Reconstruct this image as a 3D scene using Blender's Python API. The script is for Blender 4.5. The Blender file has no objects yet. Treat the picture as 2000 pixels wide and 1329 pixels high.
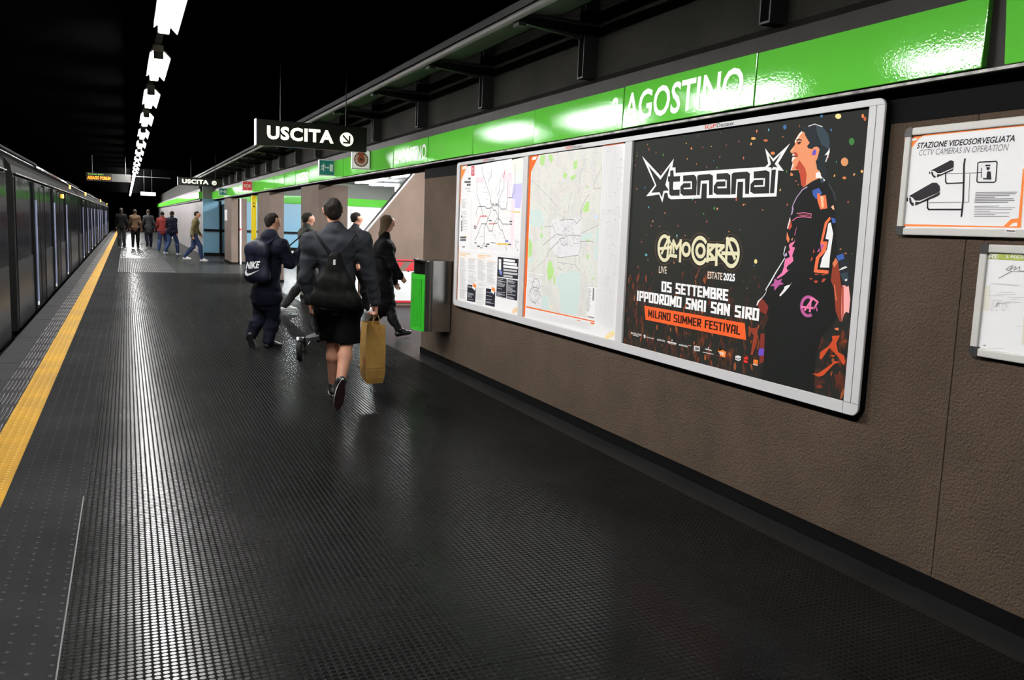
import bpy, math, random
import numpy as np
from mathutils import Vector, Matrix
PI = math.pi
SC = bpy.context.scene
COL = SC.collection

# ------------------------------------------------------------------ camera
H_CAM = 1.55
F_PX = 1691.5
RIGHT = Vector((0.91433935, -0.40319909, 0.03760384))
UP = Vector((0.01747464, 0.13205996, 0.99108769))
FWD = Vector((0.40457161, 0.90553336, -0.12779337))
cam = bpy.data.cameras.new('camera')
cam.sensor_width = 36.0
cam.lens = F_PX * 36.0 / 2000.0
cam.clip_start = 0.05
cam.clip_end = 400
cam_ob = bpy.data.objects.new('camera', cam)
COL.objects.link(cam_ob)
M3 = Matrix((RIGHT, UP, -FWD)).transposed()
cam_ob.matrix_world = Matrix.Translation((0, 0, H_CAM)) @ M3.to_4x4()
SC.camera = cam_ob

# ------------------------------------------------------------------ world, exposure
w = bpy.data.worlds.new('world'); SC.world = w
w.use_nodes = True
w.node_tree.nodes['Background'].inputs[0].default_value = (0.004, 0.004, 0.0042, 1)
w.node_tree.nodes['Background'].inputs[1].default_value = 1.0
vs = SC.view_settings
vs.view_transform = 'Standard'; vs.look = 'None'; vs.gamma = 1.0
vs.exposure = 0.0
vs.use_curve_mapping = False
SC.cycles.use_denoising = True
SC.cycles.max_bounces = 6
SC.cycles.sample_clamp_indirect = 6.0
SC.cycles.sample_clamp_direct = 60.0
SC.cycles.caustics_reflective = False
SC.cycles.caustics_refractive = False
TUBE = 300.0        # strength of the platform fluorescent tubes
TUBE_HALL = 600.0   # strength of the tubes in the exit hall

# ------------------------------------------------------------------ helpers
def lin(c):
    if isinstance(c, str):
        c = c.lstrip('#'); c = [int(c[i:i+2], 16)/255 for i in (0, 2, 4)]
        return tuple(x/12.92 if x <= 0.04045 else ((x+0.055)/1.055)**2.4 for x in c)
    return tuple(c)

MATS = {}
def mat(name, c=(.5, .5, .5), rough=.5, metal=0.0, es=0.0, ec=None, spec=.5, coat=0.0, bump=None, vary=None, coat_rough=.05):
    """bump=(scale, distance, detail); vary=(scale, amount) mottles the colour"""
    if name in MATS: return MATS[name]
    m = bpy.data.materials.new(name); m.use_nodes = True
    nt = m.node_tree; b = nt.nodes['Principled BSDF']
    c = lin(c)
    b.inputs['Base Color'].default_value = (*c, 1)
    b.inputs['Roughness'].default_value = rough
    b.inputs['Metallic'].default_value = metal
    b.inputs['Specular IOR Level'].default_value = spec
    b.inputs['Coat Weight'].default_value = coat
    b.inputs['Coat Roughness'].default_value = coat_rough
    if es:
        b.inputs['Emission Color'].default_value = (*(lin(ec) if ec else c), 1)
        b.inputs['Emission Strength'].default_value = es
    if bump or vary:
        tc = nt.nodes.new('ShaderNodeTexCoord')
    if vary:
        n = nt.nodes.new('ShaderNodeTexNoise'); n.inputs['Scale'].default_value = vary[0]; n.inputs['Detail'].default_value = 6
        nt.links.new(tc.outputs['Object'], n.inputs['Vector'])
        mr = nt.nodes.new('ShaderNodeMapRange')
        mr.inputs['From Min'].default_value = .3; mr.inputs['From Max'].default_value = .7
        mr.inputs['To Min'].default_value = 1-vary[1]; mr.inputs['To Max'].default_value = 1+vary[1]
        nt.links.new(n.outputs['Fac'], mr.inputs['Value'])
        mx = nt.nodes.new('ShaderNodeVectorMath'); mx.operation = 'SCALE'
        mx.inputs[0].default_value = c
        nt.links.new(mr.outputs['Result'], mx.inputs['Scale'])
        nt.links.new(mx.outputs['Vector'], b.inputs['Base Color'])
    if bump:
        n = nt.nodes.new('ShaderNodeTexNoise'); n.inputs['Scale'].default_value = bump[0]
        n.inputs['Detail'].default_value = bump[2] if len(bump) > 2 else 3
        nt.links.new(tc.outputs['Object'], n.inputs['Vector'])
        bp = nt.nodes.new('ShaderNodeBump'); bp.inputs['Distance'].default_value = bump[1]; bp.inputs['Strength'].default_value = 1
        nt.links.new(n.outputs['Fac'], bp.inputs['Height'])
        nt.links.new(bp.outputs['Normal'], b.inputs['Normal'])
    MATS[name] = m
    return m

class MB:
    """collects shapes that belong to ONE object"""
    def __init__(s): s.v = []; s.f = []; s.m = []; s.s = []
    def add(s, vs, fs, mi=0, smooth=False):
        o = len(s.v); s.v += [tuple(v) for v in vs]
        for f in fs: s.f.append([i+o for i in f]); s.m.append(mi); s.s.append(smooth)
        return s
    def box(s, x0, y0, z0, x1, y1, z1, mi=0):
        x0, x1 = min(x0, x1), max(x0, x1); y0, y1 = min(y0, y1), max(y0, y1); z0, z1 = min(z0, z1), max(z0, z1)
        vs = [(x, y, z) for z in (z0, z1) for y in (y0, y1) for x in (x0, x1)]
        return s.add(vs, [(0, 2, 3, 1), (4, 5, 7, 6), (0, 1, 5, 4), (2, 6, 7, 3), (0, 4, 6, 2), (1, 3, 7, 5)], mi)
    def poly(s, pts, mi=0): return s.add(pts, [list(range(len(pts)))], mi)
    def prism(s, pts, d, mi=0, smooth=False):
        """closed polygon pts swept along the vector d"""
        n = len(pts); d = Vector(d)
        vs = [Vector(p) for p in pts] + [Vector(p)+d for p in pts]
        fs = [list(range(n-1, -1, -1)), list(range(n, 2*n))]
        s.add(vs, fs, mi)
        return s.add(vs, [(i, (i+1) % n, n+(i+1) % n, n+i) for i in range(n)], mi, smooth)
    def cyl(s, a, b, r, r2=None, n=16, mi=0, caps=True, smooth=True):
        a, b = Vector(a), Vector(b); d = (b-a).normalized()
        t = d.orthogonal().normalized(); u = d.cross(t); r2 = r if r2 is None else r2
        A = [a+(t*math.cos(2*PI*i/n)+u*math.sin(2*PI*i/n))*r for i in range(n)]
        B = [b+(t*math.cos(2*PI*i/n)+u*math.sin(2*PI*i/n))*r2 for i in range(n)]
        s.add(A+B, [(i, (i+1) % n, n+(i+1) % n, n+i) for i in range(n)], mi, smooth)
        if caps: s.add(A+B, [list(range(n-1, -1, -1)), list(range(n, 2*n))], mi)
        return s
    def tube(s, pts, r, n=8, mi=0, closed=False):
        pts = [Vector(p) for p in pts]; k = len(pts)
        rings = []; prev = None
        for i, p in enumerate(pts):
            if closed: d = pts[(i+1) % k]-pts[i-1]
            else: d = pts[min(i+1, k-1)]-pts[max(i-1, 0)]
            d.normalize()
            if prev is None: t = d.orthogonal().normalized()
            else:
                t = prev-d*prev.dot(d)
                t = t.normalized() if t.length > 1e-6 else d.orthogonal().normalized()
            prev = t; u = d.cross(t)
            rr = r[i] if isinstance(r, (list, tuple)) else r
            rings.append([p+(t*math.cos(2*PI*j/n)+u*math.sin(2*PI*j/n))*rr for j in range(n)])
        vs = [v for rg in rings for v in rg]; fs = []
        for i in range(k if closed else k-1):
            a, b = i*n, ((i+1) % k)*n
            for j in range(n): fs.append((a+j, a+(j+1) % n, b+(j+1) % n, b+j))
        s.add(vs, fs, mi, True)
        if not closed: s.add(vs, [list(range(n-1, -1, -1)), list(range((k-1)*n, k*n))], mi)
        return s
ORG = {}
def _build(s, name, mats, parent=None, bevel=0, seg=2):
    # vertices are given in world space; a child's mesh is stored relative to its root's base point
    o = (0, 0, 0)
    if parent is not None: o = ORG[parent.name]
    if any(o): s.v = [(v[0]-o[0], v[1]-o[1], v[2]-o[2]) for v in s.v]
    me = bpy.data.meshes.new(name)
    me.from_pydata(s.v, [], s.f)
    if not isinstance(mats, (list, tuple)): mats = [mats]
    for m in mats: me.materials.append(m)
    me.polygons.foreach_set('material_index', s.m)
    me.polygons.foreach_set('use_smooth', s.s)
    me.update()
    ob = bpy.data.objects.new(name, me); COL.objects.link(ob)
    ORG[ob.name] = o
    if parent is not None: ob.parent = parent
    if bevel:
        bv = ob.modifiers.new('edge', 'BEVEL'); bv.width = bevel; bv.segments = seg; bv.limit_method = 'ANGLE'; bv.angle_limit = 0.7
    return ob
MB.build = _build

def tag(o, label=None, cat=None, group=None, kind=None):
    if label: o['label'] = label
    if cat: o['category'] = cat
    if group: o['group'] = group
    if kind: o['kind'] = kind
    return o
def thing(name, label, cat, loc=(0, 0, 0), group=None):
    o = bpy.data.objects.new(name, None); COL.objects.link(o); o.location = loc
    o.empty_display_size = .1
    ORG[o.name] = tuple(loc)
    return tag(o, label, cat, group)
def struct(o, label=None): return tag(o, label, None, None, 'structure')
def dup(root, delta, label=None, group=None):
    """copy of a thing with copies of its parts and sub-parts, moved by delta"""
    def rec(o, parent):
        c = o.copy(); COL.objects.link(c)
        if parent is not None: c.parent = parent
        for ch in o.children: rec(ch, c)
        return c
    r = rec(root, None); r.location = Vector(root.location)+Vector(delta)
    if label: r['label'] = label
    if group: r['group'] = group
    return r

# a point of the photograph taken back into the place: the ray of pixel (px, py) cut with a plane X=, Y= or Z=
def at(px, py, X=None, Y=None, Z=None):
    d = FWD + RIGHT*((px-1000.0)/F_PX) - UP*((py-664.5)/F_PX)
    if X is not None: t = X/d.x
    elif Y is not None: t = Y/d.y
    else: t = (Z-H_CAM)/d.z
    return Vector((0, 0, H_CAM)) + d*t

# lettering: outlines of Blender's own font, as flat faces
_TX = {}
def glyphs(s, bold=0.0, shear=0.0, spacing=1.0):
    k = (s, bold, shear, spacing)
    if k not in _TX:
        cu = bpy.data.curves.new('lettering', 'FONT'); cu.body = s; cu.size = 1
        cu.offset = bold; cu.shear = shear; cu.resolution_u = 3; cu.space_character = spacing
        ob = bpy.data.objects.new('lettering', cu)
        me = bpy.data.meshes.new_from_object(ob)
        vs = [(v.co.x, v.co.y) for v in me.vertices]; fs = [list(p.vertices) for p in me.polygons]
        bpy.data.objects.remove(ob); bpy.data.curves.remove(cu); bpy.data.meshes.remove(me)
        _TX[k] = (vs, fs)
    return _TX[k]
def put_text(mb, s, bl, br, tl, mi=0, bold=0.0, shear=0.0, spacing=1.0, full=True):
    """writes s into the parallelogram bottom-left, bottom-right, top-left (3-D points)"""
    vs, fs = glyphs(s, bold, shear, spacing)
    xs = [v[0] for v in vs]; ys = [v[1] for v in vs]
    x0, x1 = min(xs), max(xs)
    if full: y0, y1 = min(ys), max(ys)
    else: y0, y1 = 0.0, 0.73
    bl, ex, ey = Vector(bl), Vector(br)-Vector(bl), Vector(tl)-Vector(bl)
    mb.add([bl+ex*((v[0]-x0)/(x1-x0))+ey*((v[1]-y0)/(y1-y0)) for v in vs], fs, mi)
# ------------------------------------------------------------------ materials of the setting
WALL_X = 3.274
def node_mat(name):
    m = bpy.data.materials.new(name); m.use_nodes = True
    MATS[name] = m
    return m, m.node_tree, m.node_tree.nodes['Principled BSDF']

def stud_material(name, pitch, r_out, r_in, height, c_top, c_gap, rough_top, rough_gap, stagger=False, spec=.5, spec_gap=None, gloss=None):
    m, nt, b = node_mat(name)
    N = nt.nodes.new; L = nt.links.new
    tc = N('ShaderNodeTexCoord')
    sc = N('ShaderNodeVectorMath'); sc.operation = 'MULTIPLY'; sc.inputs[1].default_value = (1/pitch[0], 1/pitch[1], 0)
    L(tc.outputs['Object'], sc.inputs[0])
    src = sc
    if stagger:
        sp = N('ShaderNodeSeparateXYZ'); L(sc.outputs[0], sp.inputs[0])
        fl = N('ShaderNodeMath'); fl.operation = 'FLOOR'; L(sp.outputs['X'], fl.inputs[0])
        hf = N('ShaderNodeMath'); hf.operation = 'MULTIPLY'; hf.inputs[1].default_value = .5; L(fl.outputs[0], hf.inputs[0])
        ad = N('ShaderNodeMath'); ad.operation = 'ADD'; L(sp.outputs['Y'], ad.inputs[0]); L(hf.outputs[0], ad.inputs[1])
        cb = N('ShaderNodeCombineXYZ'); L(sp.outputs['X'], cb.inputs['X']); L(ad.outputs[0], cb.inputs['Y'])
        src = cb
    fr = N('ShaderNodeVectorMath'); fr.operation = 'FRACTION'; L(src.outputs[0], fr.inputs[0])
    sb = N('ShaderNodeVectorMath'); sb.operation = 'SUBTRACT'; sb.inputs[1].default_value = (.5, .5, 0); L(fr.outputs[0], sb.inputs[0])
    ln = N('ShaderNodeVectorMath'); ln.operation = 'LENGTH'; L(sb.outputs[0], ln.inputs[0])
    mr = N('ShaderNodeMapRange'); mr.interpolation_type = 'SMOOTHSTEP'
    mr.inputs['From Min'].default_value = r_out; mr.inputs['From Max'].default_value = r_in
    L(ln.outputs['Value'], mr.inputs['Value'])
    top = mr.outputs['Result']
    # wear: large soft patches of dust
    nz = N('ShaderNodeTexNoise'); nz.inputs['Scale'].default_value = 1.3; nz.inputs['Detail'].default_value = 7; nz.inputs['Roughness'].default_value = .65
    L(tc.outputs['Object'], nz.inputs['Vector'])
    wr = N('ShaderNodeMapRange'); wr.inputs['From Min'].default_value = .35; wr.inputs['From Max'].default_value = .7
    wr.inputs['To Min'].default_value = .8; wr.inputs['To Max'].default_value = 1.35; L(nz.outputs['Fac'], wr.inputs['Value'])
    mx = N('ShaderNodeMix'); mx.data_type = 'RGBA'
    mx.inputs['A'].default_value = (*lin(c_gap), 1); mx.inputs['B'].default_value = (*lin(c_top), 1)
    L(top, mx.inputs['Factor'])
    sl = N('ShaderNodeVectorMath'); sl.operation = 'SCALE'; L(mx.outputs['Result'], sl.inputs[0]); L(wr.outputs['Result'], sl.inputs['Scale'])
    L(sl.outputs['Vector'], b.inputs['Base Color'])
    rm = N('ShaderNodeMapRange'); rm.inputs['To Min'].default_value = rough_gap; rm.inputs['To Max'].default_value = rough_top
    L(top, rm.inputs['Value'])
    rr = N('ShaderNodeMath'); rr.operation = 'MULTIPLY'; L(rm.outputs['Result'], rr.inputs[0])
    w2 = N('ShaderNodeMapRange'); w2.inputs['From Min'].default_value = .3; w2.inputs['From Max'].default_value = .7
    w2.inputs['To Min'].default_value = .85; w2.inputs['To Max'].default_value = 1.15; L(nz.outputs['Fac'], w2.inputs['Value'])
    L(w2.outputs['Result'], rr.inputs[1]); L(rr.outputs[0], b.inputs['Roughness'])
    if spec_gap is None: b.inputs['Specular IOR Level'].default_value = spec
    else:
        sm = N('ShaderNodeMapRange'); sm.inputs['To Min'].default_value = spec_gap; sm.inputs['To Max'].default_value = spec
        L(top, sm.inputs['Value']); L(sm.outputs['Result'], b.inputs['Specular IOR Level'])
    bp = N('ShaderNodeBump'); bp.inputs['Distance'].default_value = height; bp.inputs['Strength'].default_value = 1
    L(top, bp.inputs['Height']); L(bp.outputs['Normal'], b.inputs['Normal'])
    if gloss:      # worn rubber: a dull body under a weak sheen
        df = N('ShaderNodeBsdfDiffuse'); gl = N('ShaderNodeBsdfGlossy'); ms = N('ShaderNodeMixShader')
        fr2 = N('ShaderNodeFresnel'); fr2.inputs['IOR'].default_value = gloss[0]
        mn = N('ShaderNodeMath'); mn.operation = 'MINIMUM'; mn.inputs[1].default_value = gloss[1]; L(fr2.outputs[0], mn.inputs[0])
        tm = N('ShaderNodeMapRange'); tm.inputs['To Min'].default_value = .12; tm.inputs['To Max'].default_value = 1; L(top, tm.inputs['Value'])
        mu = N('ShaderNodeMath'); mu.operation = 'MULTIPLY'; L(mn.outputs[0], mu.inputs[0]); L(tm.outputs['Result'], mu.inputs[1])
        L(sl.outputs['Vector'], df.inputs['Color']); L(rr.outputs[0], gl.inputs['Roughness'])
        for q in (df, gl, fr2): L(bp.outputs['Normal'], q.inputs['Normal'])
        L(mu.outputs[0], ms.inputs['Fac']); L(df.outputs[0], ms.inputs[1]); L(gl.outputs[0], ms.inputs[2])
        out = next(n for n in nt.nodes if n.type == 'OUTPUT_MATERIAL'); L(ms.outputs[0], out.inputs['Surface'])
        nt.nodes.remove(b)
    return m

m_rubber = stud_material('black studded rubber', (.028, .0265), .47, .37, .0035, (.0025, .0025, .0027), (.0042, .0042, .0041), .215, .8, gloss=(1.28, .085))
m_slab = stud_material('grey dimpled edge tile', (.075, .075), .16, .05, .004, (.022, .0224, .0235), (.0135, .0138, .0145), .5, .7, stagger=True, gloss=(1.2, .03))
m_yellow = stud_material('yellow dimpled stripe', (.05, .05), .3, .12, .004, (.40, .225, .022), (.31, .165, .012), .55, .65, spec=.1)
m_rib = stud_material('ribbed black rubber', (.03, .6), .5, .3, .003, (.012, .012, .013), (.008, .008, .008), .4, .7, spec=.12)
m_edge = mat('grey edge stone', (.016, .0163, .017), .6, spec=.04, bump=(200, .001), vary=(3, .25))
m_grate = stud_material('pale ribbed mat', (.05, .3), .5, .28, .004, (.02, .0205, .021), (.01, .01, .0105), .3, .6, gloss=(1.3, .12))
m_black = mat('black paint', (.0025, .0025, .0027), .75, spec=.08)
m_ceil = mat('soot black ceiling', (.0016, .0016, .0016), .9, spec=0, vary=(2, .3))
m_base = mat('black skirting', (.003, .003, .003), .6, spec=.06)

def dull(name, c, rough, ior, cap, bump=None, vary=None):
    """matt body under a weak sheen, for worn floors and grimy train sides"""
    m = mat(name, c, rough, bump=bump, vary=vary); nt = m.node_tree; N = nt.nodes.new; L = nt.links.new
    p = nt.nodes['Principled BSDF']
    df = N('ShaderNodeBsdfDiffuse'); gl = N('ShaderNodeBsdfGlossy'); ms = N('ShaderNodeMixShader'); fr = N('ShaderNodeFresnel'); mn = N('ShaderNodeMath')
    fr.inputs['IOR'].default_value = ior; gl.inputs['Roughness'].default_value = rough; mn.operation = 'MINIMUM'; mn.inputs[1].default_value = cap
    df.inputs['Color'].default_value = p.inputs['Base Color'].default_value
    for l in list(nt.links):
        if l.to_node == p and l.to_socket.name == 'Base Color': L(l.from_socket, df.inputs['Color'])
        if l.to_node == p and l.to_socket.name == 'Normal':
            for q in (df, gl, fr): L(l.from_socket, q.inputs['Normal'])
    L(fr.outputs[0], mn.inputs[0]); L(mn.outputs[0], ms.inputs['Fac']); L(df.outputs[0], ms.inputs[1]); L(gl.outputs[0], ms.inputs[2])
    out = next(n for n in nt.nodes if n.type == 'OUTPUT_MATERIAL'); L(ms.outputs[0], out.inputs['Surface']); nt.nodes.remove(p)
    return m
m_base = dull('black rubber skirting', (.0025, .0025, .0025), .5, 1.2, .012)
m_tile = dull('dark smooth floor', (.0115, .0117, .0122), .24, 1.4, .2, bump=(300, .0005), vary=(2.0, .25))
def plaster(name, c, c2, bump_d):
    m, nt, b = node_mat(name); N = nt.nodes.new; L = nt.links.new
    tc = N('ShaderNodeTexCoord')
    n1 = N('ShaderNodeTexNoise'); n1.inputs['Scale'].default_value = 85; n1.inputs['Detail'].default_value = 5; n1.inputs['Roughness'].default_value = .6
    n2 = N('ShaderNodeTexNoise'); n2.inputs['Scale'].default_value = 2.2; n2.inputs['Detail'].default_value = 6
    for n in (n1, n2): L(tc.outputs['Object'], n.inputs['Vector'])
    mx = N('ShaderNodeMix'); mx.data_type = 'RGBA'; mx.inputs['A'].default_value = (*c, 1); mx.inputs['B'].default_value = (*c2, 1)
    mr = N('ShaderNodeMapRange'); mr.inputs['From Min'].default_value = .35; mr.inputs['From Max'].default_value = .65
    L(n2.outputs['Fac'], mr.inputs['Value']); L(mr.outputs['Result'], mx.inputs['Factor'])
    L(mx.outputs['Result'], b.inputs['Base Color'])
    b.inputs['Roughness'].default_value = .7; b.inputs['Specular IOR Level'].default_value = .08
    bp = N('ShaderNodeBump'); bp.inputs['Distance'].default_value = bump_d; bp.inputs['Strength'].default_value = 1
    L(n1.outputs['Fac'], bp.inputs['Height']); L(bp.outputs['Normal'], b.inputs['Normal'])
    return m
m_wall = plaster('brown rough plaster', (.104, .074, .054), (.083, .059, .043), .016)
m_wall_far = plaster('brown pillar plaster', (.135, .10, .082), (.11, .083, .069), .006)
m_conc = plaster('dark olive concrete', (.027, .0262, .021), (.017, .017, .0138), .006)

Y0, YE = -4.0, 110.0
# ------------------------------------------------------------------ floor
b = MB(); b.box(-.24, Y0, -.25, 3.05, 25.4, -.003)
xs = [-.24, .36, .96, 1.56, 2.16, 2.76, 3.05]
for i in range(6):
    y = Y0-.45*(i % 2)
    while y < 25.4:
        a, c = max(y, Y0), min(y+.955, 25.4)
        b.poly([(xs[i]+.0008, a+.0012, 0), (xs[i+1]-.0008, a+.0012, 0), (xs[i+1]-.0008, c-.0012, 0), (xs[i]+.0008, c-.0012, 0)]); y += .955
struct(b.build('floor', m_rubber), 'black studded rubber platform floor')
b = MB(); b.box(-.24, 25.4, -.25, 3.45, YE, -.002); b.box(3.05, 10.05, -.25, 14, 37.2, -.003); b.box(3.05, Y0, -.25, 3.45, 10.05, -.003)
struct(b.build('floor_smooth', m_tile), 'smooth dark floor of the exit hall and far platform')
b = MB(); b.box(-.24, 25.45, -.03, 1.22, 33.6, .002)
struct(b.build('floor_mat', m_grate), 'pale ribbed floor mat far along the platform')
b = MB(); b.box(-.63, Y0, -.25, -.24, YE, -.003)
y = Y0
while y < 40: b.poly([(-.63, y+.0015, 0), (-.2455, y+.0015, 0), (-.2455, y+.4985, 0), (-.63, y+.4985, 0)]); y += .5
b.poly([(-.63, y, 0), (-.2455, y, 0), (-.2455, YE, 0), (-.63, YE, 0)])
struct(b.build('floor_edge_tile', m_slab), 'grey dimpled tile strip beside the yellow stripe')
b = MB(); b.box(-.83, Y0, -.25, -.63, YE, -.002)
y = Y0
while y < 40: b.poly([(-.829, y+.0015, .001), (-.631, y+.0015, .001), (-.631, y+.3985, .001), (-.829, y+.3985, .001)]); y += .4
b.poly([(-.83, y, .001), (-.63, y, .001), (-.63, YE, .001), (-.83, YE, .001)])
struct(b.build('yellow_safety_line', m_yellow), 'yellow dimpled safety line along the platform edge')
b = MB(); b.box(-1.02, Y0, -.25, -.83, YE, 0)
struct(b.build('floor_ribbed_strip', m_rib), 'black ribbed strip between yellow line and edge')
b = MB()
y = Y0
while y < 70:
    b.box(-1.25, y, -.25, -1.02, y+1.99, .001); y += 2.0
b.box(-1.25, y, -.25, -1.02, YE, .001); b.box(-1.22, Y0, -1.3, -1.02, YE, -.02)
struct(b.build('platform_edge', m_edge), 'grey stone platform edge')
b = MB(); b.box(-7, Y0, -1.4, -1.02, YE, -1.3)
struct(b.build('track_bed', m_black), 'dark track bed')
# ------------------------------------------------------------------ shell
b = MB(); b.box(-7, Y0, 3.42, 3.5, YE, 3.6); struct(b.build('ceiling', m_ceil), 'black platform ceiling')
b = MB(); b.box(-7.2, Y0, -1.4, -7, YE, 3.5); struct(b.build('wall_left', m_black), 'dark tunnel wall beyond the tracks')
b = MB(); b.box(-7, YE, -1.4, 3.5, YE+.2, 3.5); struct(b.build('wall_end', m_black), 'dark far end of the tunnel')
b = MB()
for ya, yb in ((Y0, 2.618), (2.624, 9.325), (9.331, 10.06)):
    b.box(WALL_X, ya, 0, WALL_X+.25, yb, 2.6)
b.box(WALL_X+.006, Y0, 0, WALL_X+.2, 10.05, 2.6)
struct(b.build('wall_right', m_wall), 'brown rough plaster wall')
b = MB(); b.box(WALL_X-.012, Y0, 0, WALL_X, 10.06, .07); struct(b.build('baseboard_right', m_base), 'black skirting')
b = MB(); b.box(3.26, Y0, 2.6, 3.5, 41, 3.42); b.box(2.95, 41, 2.66, 3.26, YE, 3.42)
struct(b.build('wall_upper', m_conc), 'dark olive concrete above the green sign band')
b = MB()
b.prism([(3.262, Y0, 2.70), (3.19, Y0, 2.64), (3.19, Y0, 2.25), (3.272, Y0, 2.25), (3.272, Y0, 2.598), (3.262, Y0, 2.598)], (0, 37.25-Y0, 0))
m_beam = mat('dark brown painted steel', (.013, .0112, .0098), .5, bump=(60, .001), vary=(5, .3), spec=.15)
struct(b.build('beam', m_beam), 'dark beam carrying the green panels')
b = MB(); b.box(WALL_X-.004, Y0, 2.10, WALL_X, 10.055, 2.25)  # thin black strip on the wall face, just below the beam
struct(b.build('trim_6', m_black), 'black strip at the top of the brown wall')
b = MB(); b.box(-.2445, Y0, -.003, -.2395, 5.15, .002)
struct(b.build('trim_7', mat('worn metal joint strip', (.09, .09, .088), .4, spec=.3)), 'thin pale metal strip between the grey tiles and the studded rubber')
# ------------------------------------------------------------------ platform fluorescent fittings
m_tube = mat('lit fluorescent tube', (1, 1, 1), .5, es=TUBE, ec=(1.0, .985, .96))
m_white_sheet = mat('white enamelled steel', (.75, .75, .75), .35)
m_socket = mat('grey lamp socket', (.25, .25, .25), .5)
m_rail = mat('dark steel rail', (.02, .02, .02), .5)
LX, LZ = .325, 3.15
def tube_fitting(y0, length, label, group):
    t = thing('tube_light', label, 'light', (LX, y0, LZ+.11), group)
    b = MB()   # folded sheet: a spine with one long reflector wing on the wall side
    b.box(LX-.05, y0-.02, LZ+.05, LX+.05, y0+length+.02, LZ+.11)
    b.prism([(LX+.05, y0, LZ+.055), (LX+.115, y0, LZ-.01), (LX+.123, y0, LZ-.004), (LX+.06, y0, LZ+.07)], (0, length, 0))
    b.prism([(LX-.05, y0, LZ+.055), (LX-.075, y0, LZ+.03), (LX-.083, y0, LZ+.036), (LX-.06, y0, LZ+.07)], (0, length, 0))
    b.build('housing', m_white_sheet, t)
    for dx in (-.022, .028):
        b = MB(); b.cyl((LX+dx, y0+.05, LZ), (LX+dx, y0+length-.05, LZ), .019, n=12); b.build('tube', m_tube, t)
    for yy in (y0, y0+length-.05):
        b = MB(); b.box(LX-.045, yy, LZ-.02, LX+.05, yy+.05, LZ+.05); b.build('lamp_socket', m_socket, t, .006)
    return t
LIGHT_Y = [3.87+2.97*i for i in range(-1, 12)]
GL = 'fluorescent fittings in a row along the platform ceiling'
L0 = tube_fitting(LIGHT_Y[0], 1.68, 'fluorescent fitting of the ceiling row just above and behind the camera', GL)
near = ['overhead', 'nearest visible', 'second', 'third', 'fourth', 'fifth', 'sixth', 'seventh', 'eighth', 'ninth', 'tenth', 'eleventh']
for i, y in enumerate(LIGHT_Y[1:]):
    dup(L0, (0, y-LIGHT_Y[0], 0), 'lit white fluorescent ceiling fitting, %s one along the row from the camera' % near[i], GL)
t = thing('tube_light', 'unbroken white line of lit tubes at the far end of the ceiling row', 'light', (LX, 39.4, LZ+.11), GL)
b = MB(); b.box(LX-.05, 39.4, LZ+.05, LX+.05, 85, LZ+.11); b.build('housing', m_white_sheet, t)
b = MB(); b.cyl((LX-.02, 39.5, LZ), (LX-.02, 85, LZ), .019, n=10); b.cyl((LX+.028, 39.5, LZ), (LX+.028, 85, LZ), .019, n=10); b.build('tube', m_tube, t)
b = MB(); b.box(LX-.03, 0, LZ+.11, LX+.03, 90, LZ+.17)
for y in np.arange(.6, 90, 2.97): b.box(LX-.01, y, LZ+.17, LX+.01, y+.03, 3.42)
tag(b.build('lighting_rail', m_rail), 'dark steel rail carrying the row of fluorescent fittings', 'rail')

# ------------------------------------------------------------------ green band of enamel panels
def enamel(name, c):
    m = dull(name, c, .055, 1.5, .06, bump=(90, .0004, 2)); return m
m_green = enamel('green enamel panel', (.10, .46, .045))
m_letter = mat('white lettering', (.82, .82, .82), .35)
m_edge_g = mat('green panel edge', (.05, .2, .03), .5)
BZ0, BZ1, BX = 2.261, 2.546, 3.15
def panel(ya, yb, label, yaw=0.0, tilt=0.0, lift=0.0, name='green_panel'):
    """one enamelled pan: a folded tray whose face may sit a little askew"""
    t = thing(name, label, 'sign panel', (BX, ya, BZ0), 'green enamel panels of the station band')
    yc = (ya+yb)/2
    def q(y, z, x): return (x+(y-yc)*yaw+(z-(BZ0+BZ1)/2)*tilt, y, z+lift)
    a, c = ya+.004, yb-.004
    F = [q(a, BZ0, BX), q(c, BZ0, BX), q(c, BZ1, BX), q(a, BZ1, BX)]
    B = [q(a+.01, BZ0+.008, BX+.05), q(c-.01, BZ0+.008, BX+.05), q(c-.01, BZ1-.008, BX+.05), q(a+.01, BZ1-.008, BX+.05)]
    mb = MB(); mb.add(F+B, [(0, 3, 2, 1), (4, 5, 6, 7), (0, 1, 5, 4), (1, 2, 6, 5), (2, 3, 7, 6), (3, 0, 4, 7)])
    mb.build('face', m_green, t, .004, 2)
    return t, q
rng = random.Random(4)
PY = [-1.73, -.31, 1.105, 2.45, 3.924, 5.32, 6.757, 8.175]+[round(9.59+1.4185*k, 3) for k in range(20)]+[37.2]
TILT = {3.924: .02, 2.45: .025, 1.105: -.11}
def letters(y_left, y_right, s, q, z0, z1, t):
    mb = MB()
    put_text(mb, s, q(y_left, z0, BX-.0015), q(y_right, z0, BX-.0015), q(y_left, z1, BX-.0015), 0, bold=.018)
    return mb.build('station_name', m_letter, t)
ordn = ['nearest', 'second', 'third', 'fourth', 'fifth', 'sixth', 'seventh', 'eighth', 'ninth', 'tenth', 'eleventh', 'twelfth', 'thirteenth', 'fourteenth', 'fifteenth', 'sixteenth', 'seventeenth', 'eighteenth', 'nineteenth', 'twentieth', 'twenty-first', 'twenty-second', 'twenty-third', 'twenty-fourth', 'twenty-fifth', 'twenty-sixth', 'twenty-seventh', 'twenty-eighth']
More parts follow.
